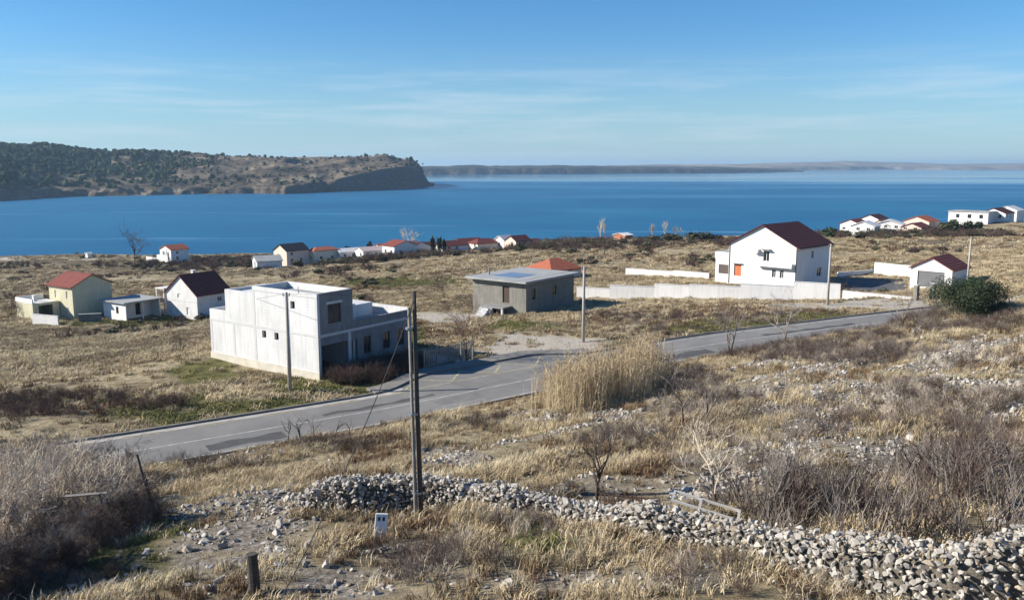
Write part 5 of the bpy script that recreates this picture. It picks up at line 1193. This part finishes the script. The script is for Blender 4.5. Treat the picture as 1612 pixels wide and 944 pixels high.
for i, (a, b, c_, w_) in enumerate(bl): bare_tree('shrub', ['wide dark shrub in the field left of the big white house', 'smaller dark shrub touching the big white house field hedge', 'broad dark shrub on the shore field near the tiny hut', 'dark shrub between tiny hut and lone white house', 'dark shrub below the lone white house', 'dark shrub near the pale grey gabled building', 'dark shrub behind the orange hipped roof', 'single small dark shrub below the right house cluster', 'wide dark shrub behind the garage roof', 'dark shrub beside the tree in the middle of the far field', 'reddish dense shrub at the side of the cream annex', 'tall shrub standing left of the grey block house', 'small shrub at the steps of the grey block house'][i], a, b, c_, 160 + i, twigd, spread=1.3, stems=7, depth=3, up=.15, group='shrubs in the dry middle fields', cat='shrub', r0=.035)

x, y = fan(6000, 222, 330, .62, 0); z = T(x, y); px, py = project(x, y, z); m_ = emask([(620, 408, 230, 10), (330, 415, 120, 8), (900, 388, 160, 8), (1440, 370, 160, 10), (1250, 385, 120, 8)], px, py, .6 * (fbm(x / 6, y / 6, 181, 2) - .5))
keep = clear_of_buildings(x, y, .8) & (RNG.random(x.size) < m_ * .6); k_ = keep.sum(); sc_ = RNG.uniform(1.2, 3.0, k_)
o = scatter('village_scrub', brushk, np.stack([x, y, z], 1)[keep], np.stack([sc_ * 1.2, sc_ * 1.2, sc_ * .8], 1), RNG.uniform(0, 6.28, k_), tilt=.1); tag(o, 'tangled garden scrub between the shore village houses', 'scrub')

# ================================================================ THINGS LEFT ON THE SLOPE
x, y, z = gp(598, 848); o = thing('meter_box', 'white plastic box with two dark slots leaning on stones', 'box', (x, y, z), .25); o.rotation_euler = (-.16, .12, .2)
o.scale = (.78, .78, .82); MB().wall((-.24, 0, 0), X3, -Y3, .48, -.05, .95, .16, [(.09, .2, .68, .84), (.27, .38, .68, .84)]).build('shell', framew, o); MB().box(-.22, .22, .1, .15, .6, .9).build('back', framed, o)
x, y, z = gp(1110, 822); o = thing('window_frame', 'discarded pale wooden window frame lying on the stone wall', 'frame', (x, y, z + .5), -.28); o.rotation_euler = (.12, .2, -.3)
for q in ((-1.0, 1.0, -.32, -.25, 0, .06), (-1.0, 1.0, .25, .32, 0, .06), (-1.0, -.93, -.246, .246, 0, .06), (.93, 1.0, -.246, .246, 0, .06), (-.2, -.13, -.246, .246, .0, .06)): MB().box(*q).build('rail', mat('pale_frame_wood', (.6, .57, .52), .8, .2, 5) if q[0] == -1 and q[2] < -.3 else bpy.data.materials['pale_frame_wood'], o)
x, y, z = gp(990, 812); o = thing('metal_grate', 'rusty metal grate half buried on the stone wall', 'grate', (x, y, z + .48), 0); o.rotation_euler = (.35, .05, -.12)
rust = mat('rusty_iron', (.10, .06, .045), .85, .3, 9)
for k in range(15): MB().box(-.95 + k * .135, -.95 + k * .135 + .05, -.2, .2, 0, .03).build('bar', rust, o)
for s_ in (-.24, .205): MB().box(-.98, 1.0, s_, s_ + .035, 0, .035).build('rail', rust, o)
for i, (a, b, L, an_, tl, lb) in enumerate([(135, 778, 1.5, .1, .05, 'grey weathered board lodged in the left thicket'), (35, 812, 2.4, .35, .18, 'long pale plank lying across the left thicket'), (1325, 852, 1.5, -.1, -.05, 'pale stick lying on top of the stone wall')]):
    x, y, z = at_dist(a, b, 30 if i < 2 else 24.5); o = thing('board', lb, 'board', (x, y, z), an_); o.rotation_euler = (.3, -tl, an_)
    MB().box(-L / 2, L / 2, -.06, .06, -.02, .02).build('plank', woodl, o); MB().tube([(L * .3, 0, -.9), (L * .32, 0, .0)], .03, 5).build('stake', woodp, o)
